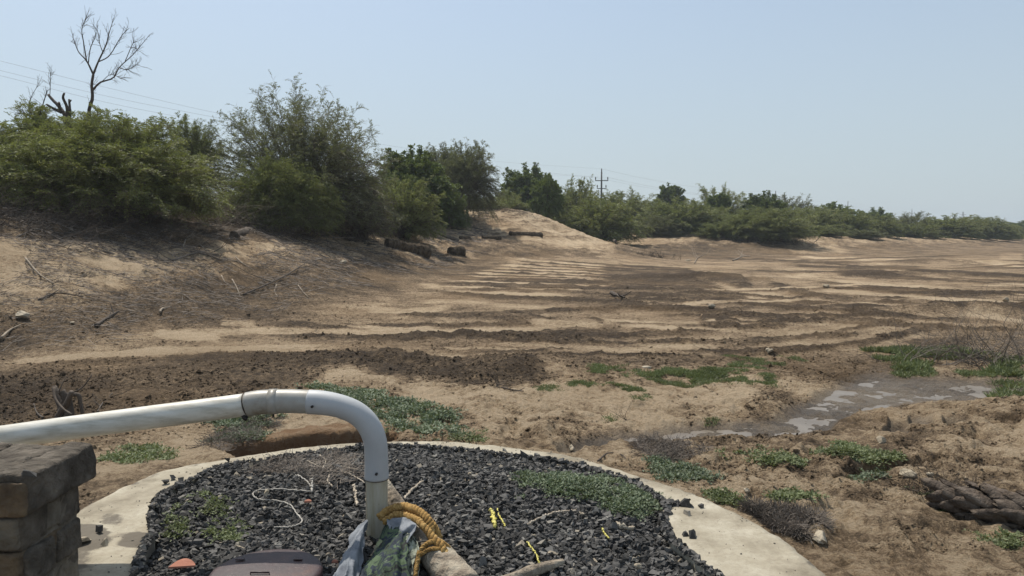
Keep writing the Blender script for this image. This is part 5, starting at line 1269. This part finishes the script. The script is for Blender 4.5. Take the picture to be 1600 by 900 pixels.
def litter():
    rs = np.random.RandomState(19); n = 14000; px = rs.uniform(-20, 760, n); t = rs.rand(n)
    yt = np.interp(px, [0, 200, 400, 560, 700, 760], [335, 355, 352, 345, 350, 372]); yb = np.interp(px, [0, 200, 400, 560, 760], [575, 540, 500, 450, 385]); 
    YY = np.interp(px, [0, 200, 400, 600, 700, 760], [9.5, 11, 14, 22, 30, 38]); Y1 = np.interp(px, [0, 200, 400, 600, 700, 760], [18, 20, 26.5, 38, 46, 52])
    y = YY+(Y1-YY)*t**.7; x = (px-800)/FPX*y; z = detail(x, y)[0]; k = fbm(x*.9, y*.9, 3, 77) > -.15*t-.05; x, y, z = x[k], y[k], z[k]; n = len(x)
    a = rs.normal(size=n)*.8+.3; L = rs.uniform(.05, .3, n)*np.clip(y/16, .7, 2)*np.where(rs.rand(n) > .93, 2.6, 1); D = np.stack([np.cos(a), np.sin(a)*.9, 0*a], -1); P = np.stack([x, y, z+.012], -1)
    e = P+D*L[:, None]; e[:, 2] = detail(e[:, 0], e[:, 1])[0]+.02+rs.rand(n)*.04; mb = MB(); r = .0045*np.clip(y/12, .8, 3)
    q = rs.rand(n) < .45
    V, F = prism(P[q], e[q], r[q], r[q]*.5); mb.add(V, F); o = mb.build('twig_litter', M['twig_pale']); tag(o, 'grey twig litter strewn down the left slope', 'twig litter', kind='stuff')
    mb = MB(); V, F = prism(P[~q], e[~q], r[~q], r[~q]*.5); mb.add(V, F); o = mb.build('bark_litter', M['deadwood']); tag(o, 'dark bark and leaf litter strewn down the left slope', 'bark litter', kind='stuff')
litter()
# ================================================================ ROPE, LOG, CLOTH at the pipe foot
M['drift'] = simple('weathered_log', [(.3, (.10, .08, .06)), (.45, (.27, .22, .165)), (.6, (.40, .35, .27)), (.8, (.50, .45, .36))], 11, .9, 1.0, .03, .2, 20, (1, 1, 1))
def wood_log(name, label, P, r, seed, m='drift', cat='log', flat=1.0):
    S = spline(P, 26); o0 = S[0]; V, F = tube([p-o0 for p in S], r, 26, True, .07, 3, flat); V = V+noise3(V+np.array(o0), 14, .006, seed)+noise3(V, 45, .002, seed+2); o = mk(name, V, F, M[m], None, True); o.location = o0; return tag(o, label, cat)
wood_log('weathered_log', 'fat weathered grey log bound with yellow rope at the pipe foot', [at(636, 826, 3.36), at(660, 848, 3.26), at(690, 878, 3.14), at(730, 925, 2.98)], [.045, .058, .072, .08], 3)
wood_log('wooden_stake', 'split wooden stake leaning behind the pipe foot', [at(602, 752, 3.70), at(618, 785, 3.62), at(640, 825, 3.52)], [.022, .04, .045], 5)
wood_log('driftwood', 'pale splintered driftwood piece on the gravel at the bottom', [at(880, 878, 3.20), at(858, 884, 3.16), at(830, 893, 3.10), at(780, 912, 3.0)], [.012, .022, .024, .028], 7, 'drift', 'driftwood')
def rope_mat():
    m, t, b = mat('yellow_fibre_rope', .85, .2); co = obj_co(t)
    t.links.new(ramp(t, noise(t, 30, 6, .7, co), [(.3, (.14, .075, .025)), (.5, (.36, .215, .07)), (.7, (.52, .36, .15))]), b.inputs['Base Color']); bump(t, b, noise(t, 140, 4, .7, co), .8, .006); return m
M['rope'] = rope_mat()
def rope(parent, path, R0, turns, name='strand', rs=.55):
    S = spline(path, 150); P = np.array([tuple(p) for p in S]); T = unit(np.gradient(P, axis=0)); u = np.cross(T[0], [0, 0, 1.]); u /= np.linalg.norm(u); U = []
    for i in range(len(P)):
        u = u-T[i]*np.dot(u, T[i]); u /= np.linalg.norm(u); U.append(u)
    U = np.array(U); W = np.cross(T, U); L = np.concatenate([[0], np.cumsum(np.linalg.norm(np.diff(P, axis=0), axis=1))])
    for k in range(3):
        a = L/L[-1]*2*PI*turns+k*2*PI/3; Q = P+(np.cos(a)[:, None]*U+np.sin(a)[:, None]*W)*R0*.5
        V, F = tube(Q, R0*rs, 9, True); V = V+noise3(V, 60, .003, k)+noise3(V, 22, .006, 9); mk(name, V, F, M['rope'], parent, True)
def build_rope():
    c = at(650, 830, 3.28); root = empty('yellow_rope', c, 'thick yellow fibre rope wound around the weathered log', 'rope')
    def wrap(pts, r, tn): rope(root, [at(*p)-c for p in pts], r*1.0, tn)
    wrap([(592, 808, 3.42), (607, 798, 3.44), (628, 792, 3.42), (650, 797, 3.36), (668, 812, 3.30), (672, 832, 3.26)], .020, 7)
    wrap([(600, 815, 3.40), (622, 804, 3.38), (645, 810, 3.30), (662, 822, 3.22), (676, 840, 3.17), (690, 855, 3.13), (697, 872, 3.10)], .017, 8)
    wrap([(655, 862, 3.13), (668, 850, 3.14), (684, 846, 3.15), (700, 856, 3.16), (708, 872, 3.2)], .011, 6)
    wrap([(657, 866, 3.12), (672, 858, 3.12), (690, 858, 3.12), (704, 866, 3.15)], .009, 6)
    wrap([(655, 862, 3.12), (652, 880, 3.08), (648, 905, 3.02)], .010, 4)
    wrap([(630, 800, 3.40), (655, 803, 3.36), (676, 820, 3.32), (686, 842, 3.30)], .016, 6)
build_rope()
S = spline([at(650, 848, 3.17), at(668, 845, 3.16), at(690, 852, 3.16)], 12); V, F = tube(S, .009, 10, True, 0, 0, .5); o = mk('rubber_strap', V, F, M['black'], None, True); tag(o, 'black rubber strap tucked under the rope on the log', 'strap')
def cloth_mat(name, kind):
    m, t, b = mat(name, .8, .25); co = obj_co(t)
    if kind == 'grey':
        c = ramp(t, noise(t, 9, 5, .6, co), [(.3, (.10, .11, .13)), (.5, (.19, .205, .225)), (.75, (.31, .32, .34))])
    else:
        n = noise(t, 9, 3, .5, co, .8)
        r = nd(t, 'ShaderNodeValToRGB'); r.color_ramp.interpolation = 'CONSTANT'; e = r.color_ramp.elements
        st_ = [(0, (.012, .014, .014)), (.40, (.04, .06, .035)), (.47, (.02, .028, .04)), (.53, (.075, .11, .06)), (.60, (.022, .03, .035)), (.66, (.10, .125, .085)), (.76, (.17, .10, .09))]
        while len(e) < len(st_): e.new(.5)
        for q, (p, cc) in zip(e, st_): q.position = p; q.color = (*cc, 1)
        t.links.new(n, r.inputs[0]); c = r.outputs[0]
    t.links.new(c, b.inputs['Base Color']); bump(t, b, mth(t, 'ADD', noise(t, 25, 5, .6, co), mth(t, 'MULTIPLY', noise(t, 9, 3, .5, co), 2)), .6, .012)
    return m
M['cloth_grey'] = cloth_mat('grey_tarp', 'grey'); M['cloth_camo'] = cloth_mat('camouflage_cloth', 'camo')
def cloth(name, label, rows, m, seed, fold=.012, nf=9, cat='cloth'):
    """rows: list of polylines (px,py,Y) from top hem to bottom hem; lofted with folds"""
    NU, NV = 60, 34; RR = [spline([at(*p) for p in r], NU) for r in rows]; V = []
    colsp = [spline([RR[k][i] for k in range(len(rows))], NV) for i in range(NU+1)]
    for i in range(NU+1):
        for j in range(NV+1):
            p = colsp[i][j]; f = math.sin(i/NU*nf*PI+seed+.8*math.sin(j/NV*4+seed))*fold*(.3+.9*j/NV)
            V.append((p.x+f*.25, p.y-f-.01*math.sin(j/NV*9+i*.22), p.z+f*.25))
    V = np.array(V); V = V+noise3(V, 11, .015, seed)+noise3(V, 27, .007, seed+4)+noise3(V, 60, .002, seed+6); c = V.mean(0); V = V-c
    i, j = np.meshgrid(np.arange(NU), np.arange(NV), indexing='ij'); q = (i*(NV+1)+j).ravel(); F = np.stack([q, q+1, q+NV+2, q+NV+1], -1)
    o = mk(name, V, [F], m, None, True); o.location = c; md = o.modifiers.new('thick', 'SOLIDIFY'); md.thickness = .003; return tag(o, label, cat)
cloth('tarp', 'grey-blue tarp bundled against the left of the pipe foot', [
  [(562, 818, 3.46), (573, 810, 3.43), (571, 824, 3.41)], [(545, 845, 3.34), (560, 843, 3.28), (569, 857, 3.29)],
  [(530, 878, 3.16), (546, 874, 3.10), (564, 887, 3.13)], [(510, 918, 2.98), (530, 922, 2.93), (554, 924, 2.96)]], M['cloth_grey'], 1, .010, 6)
cloth('tarp', 'smooth grey tarp fold draped over the log head right of the pipe', [
  [(604, 812, 3.42), (622, 805, 3.38), (648, 812, 3.30)], [(604, 816, 3.34), (624, 812, 3.29), (650, 820, 3.22)],
  [(606, 828, 3.30), (624, 828, 3.24), (644, 836, 3.19)], [(608, 850, 3.27), (620, 850, 3.21), (636, 852, 3.16)]], M['cloth_grey'], 2, .006, 4)
cloth('camouflage_cloth', 'green camouflage cloth wrapped around the pipe foot', [
  [(607, 804, 3.44), (612, 812, 3.36), (624, 826, 3.26), (640, 836, 3.20)], [(586, 856, 3.33), (600, 846, 3.25), (622, 842, 3.18), (640, 850, 3.15)],
  [(572, 880, 3.16), (590, 874, 3.09), (616, 868, 3.05), (638, 876, 3.05)], [(556, 918, 2.98), (586, 922, 2.92), (618, 922, 2.90), (642, 918, 2.93)]], M['cloth_camo'], 3, .014, 8)
cloth('frayed_cloth', 'frayed pale spotted rag hanging between the camouflage cloth and the log', [
  [(636, 832, 3.21), (645, 836, 3.20), (652, 842, 3.19)], [(633, 858, 3.15), (644, 862, 3.13), (656, 866, 3.12)],
  [(628, 880, 3.10), (642, 886, 3.07), (654, 888, 3.08)], [(624, 920, 3.02), (640, 925, 2.98), (652, 925, 3.0)]], simple('spotted_rag', [(.42, (.03, .035, .04)), (.5, (.30, .32, .24)), (.7, (.42, .43, .36))], 38, .9, .5, .006), 5, .010, 5)
# ---- string and ribbons on the gravel
M['string'] = simple('white_string', [(.3, (.32, .29, .25)), (.7, (.52, .49, .43))], 60, .9, .5, .003)
M['ribbon'] = simple('yellow_plastic', [(.3, (.50, .42, .07)), (.7, (.68, .62, .20))], 30, .6, .2)
M['root'] = simple('pale_root', [(.3, (.32, .26, .19)), (.7, (.52, .45, .36))], 40, .9, .3, .003)
def strand(name, label, pts, r, m, cat='string', lift=.030, seed=1, parent=None):
    Q = []
    for px, py in pts:
        p = onz(px, py, .0)
        for _ in range(4): p = onz(px, py, float(gz(np.array([p.x]), np.array([p.y]))[0])+lift)
        Q.append(p)
    S = spline(Q, 12*len(pts)); rs = np.random.RandomState(seed); o0 = S[0]
    P = [s-o0+Vector(rs.normal(size=3)*r*.5) for s in S]; V, F = tube(P, r, 6, True, .2, seed); o = mk(name, V, F, M[m], parent, True); o.location = o0
    return tag(o, label, cat)
strand('string', 'white string curling in a loop on the gravel left of the pipe', [(428,823),(455,823),(472,815),(462,800),(452,788),(430,782),(405,780),(395,772),(405,766),(440,764),(485,767),(482,755),(470,745),(462,742)], .0034, 'string')
strand('string', 'short frayed end of white string by the loop', [(487,767),(488,758),(486,748)], .0055, 'string', seed=2)
strand('pale_root', 'pale thick root piece standing in the gravel left of the pipe', [(553,758),(555,768),(556,780),(559,789)], .007, 'root', 'root', .02, 3)
strand('pale_root', 'pale bent root right of the pipe on the gravel', [(632,778),(645,764),(655,756),(662,752)], .006, 'root', 'root', .02, 4)
strand('pale_root', 'thin pale root at the far gravel behind the pipe', [(500,712),(508,718),(507,728),(502,734)], .004, 'root', 'root', .02, 5)
strand('pale_root', 'forked pale root in the dry mat left of the elbow', [(515,742),(512,752),(520,760)], .004, 'root', 'root', .02, 6)
strand('pale_root', 'long pale root lying in the middle of the dry mat', [(530,735),(545,740),(560,748),(570,754)], .0035, 'root', 'root', .02, 7)
strand('pale_root', 'fine pale root reaching from the dry mat to the pipe', [(480,720),(500,728),(530,728),(560,734)], .003, 'root', 'root', .02, 8)
strand('yellow_ribbon', 'bright yellow plastic shred lying in the mid gravel', [(767,796),(771,806),(772,816),(774,824)], .008, 'ribbon', 'ribbon', .022, 9)
strand('yellow_ribbon', 'thin yellow strip beside the bright yellow shred', [(777,794),(780,806),(786,815),(789,822)], .0035, 'ribbon', 'ribbon', .022, 10)
strand('dried_vine', 'yellow-tipped dry stem curving across the gravel below the creeper', [(826,819),(838,812),(858,804),(878,799),(900,798)], .005, 'root', 'stem', .02, 11)
strand('yellow_ribbon', 'broken yellow string trailing near the driftwood', [(824,846),(830,855),(838,866),(841,876),(846,882)], .0035, 'ribbon', 'ribbon', .02, 12)
strand('yellow_ribbon', 'small yellow crumb strip right of the dry stem', [(941,826),(945,834),(952,841)], .004, 'ribbon', 'ribbon', .02, 13)
strand('dried_vine', 'brown dry husk piece at the front of the wide creeper', [(962,818),(975,824),(990,826)], .011, 'drift', 'stem', .02, 14)
print('done building')

# ================================================================ HAZE (the air itself: far things fade a little)
def build_haze():
    m = bpy.data.materials.new('haze'); m.use_nodes = True; t = m.node_tree; t.nodes.clear()
    out = t.nodes.new('ShaderNodeOutputMaterial'); v = t.nodes.new('ShaderNodeVolumePrincipled'); v.inputs['Density'].default_value = HAZE
    v.inputs['Color'].default_value = (.80, .88, .95, 1); v.inputs['Anisotropy'].default_value = .2; t.links.new(v.outputs[0], out.inputs['Volume'])
    x0, x1, y0, y1, z0, z1 = -4100, 4100, -4100, 4100, -2.0, 26.0
    V = [(x, y, z) for x in (x0, x1) for y in (y0, y1) for z in (z0, z1)]
    F = np.array([(0, 1, 3, 2), (4, 6, 7, 5), (0, 4, 5, 1), (2, 3, 7, 6), (0, 2, 6, 4), (1, 5, 7, 3)])
    o = mk('haze', V, [F], m); tag(o, 'thin pale haze in the air over the whole pond', 'haze', kind='stuff')
HAZE = 0.0006
if HAZE: build_haze()
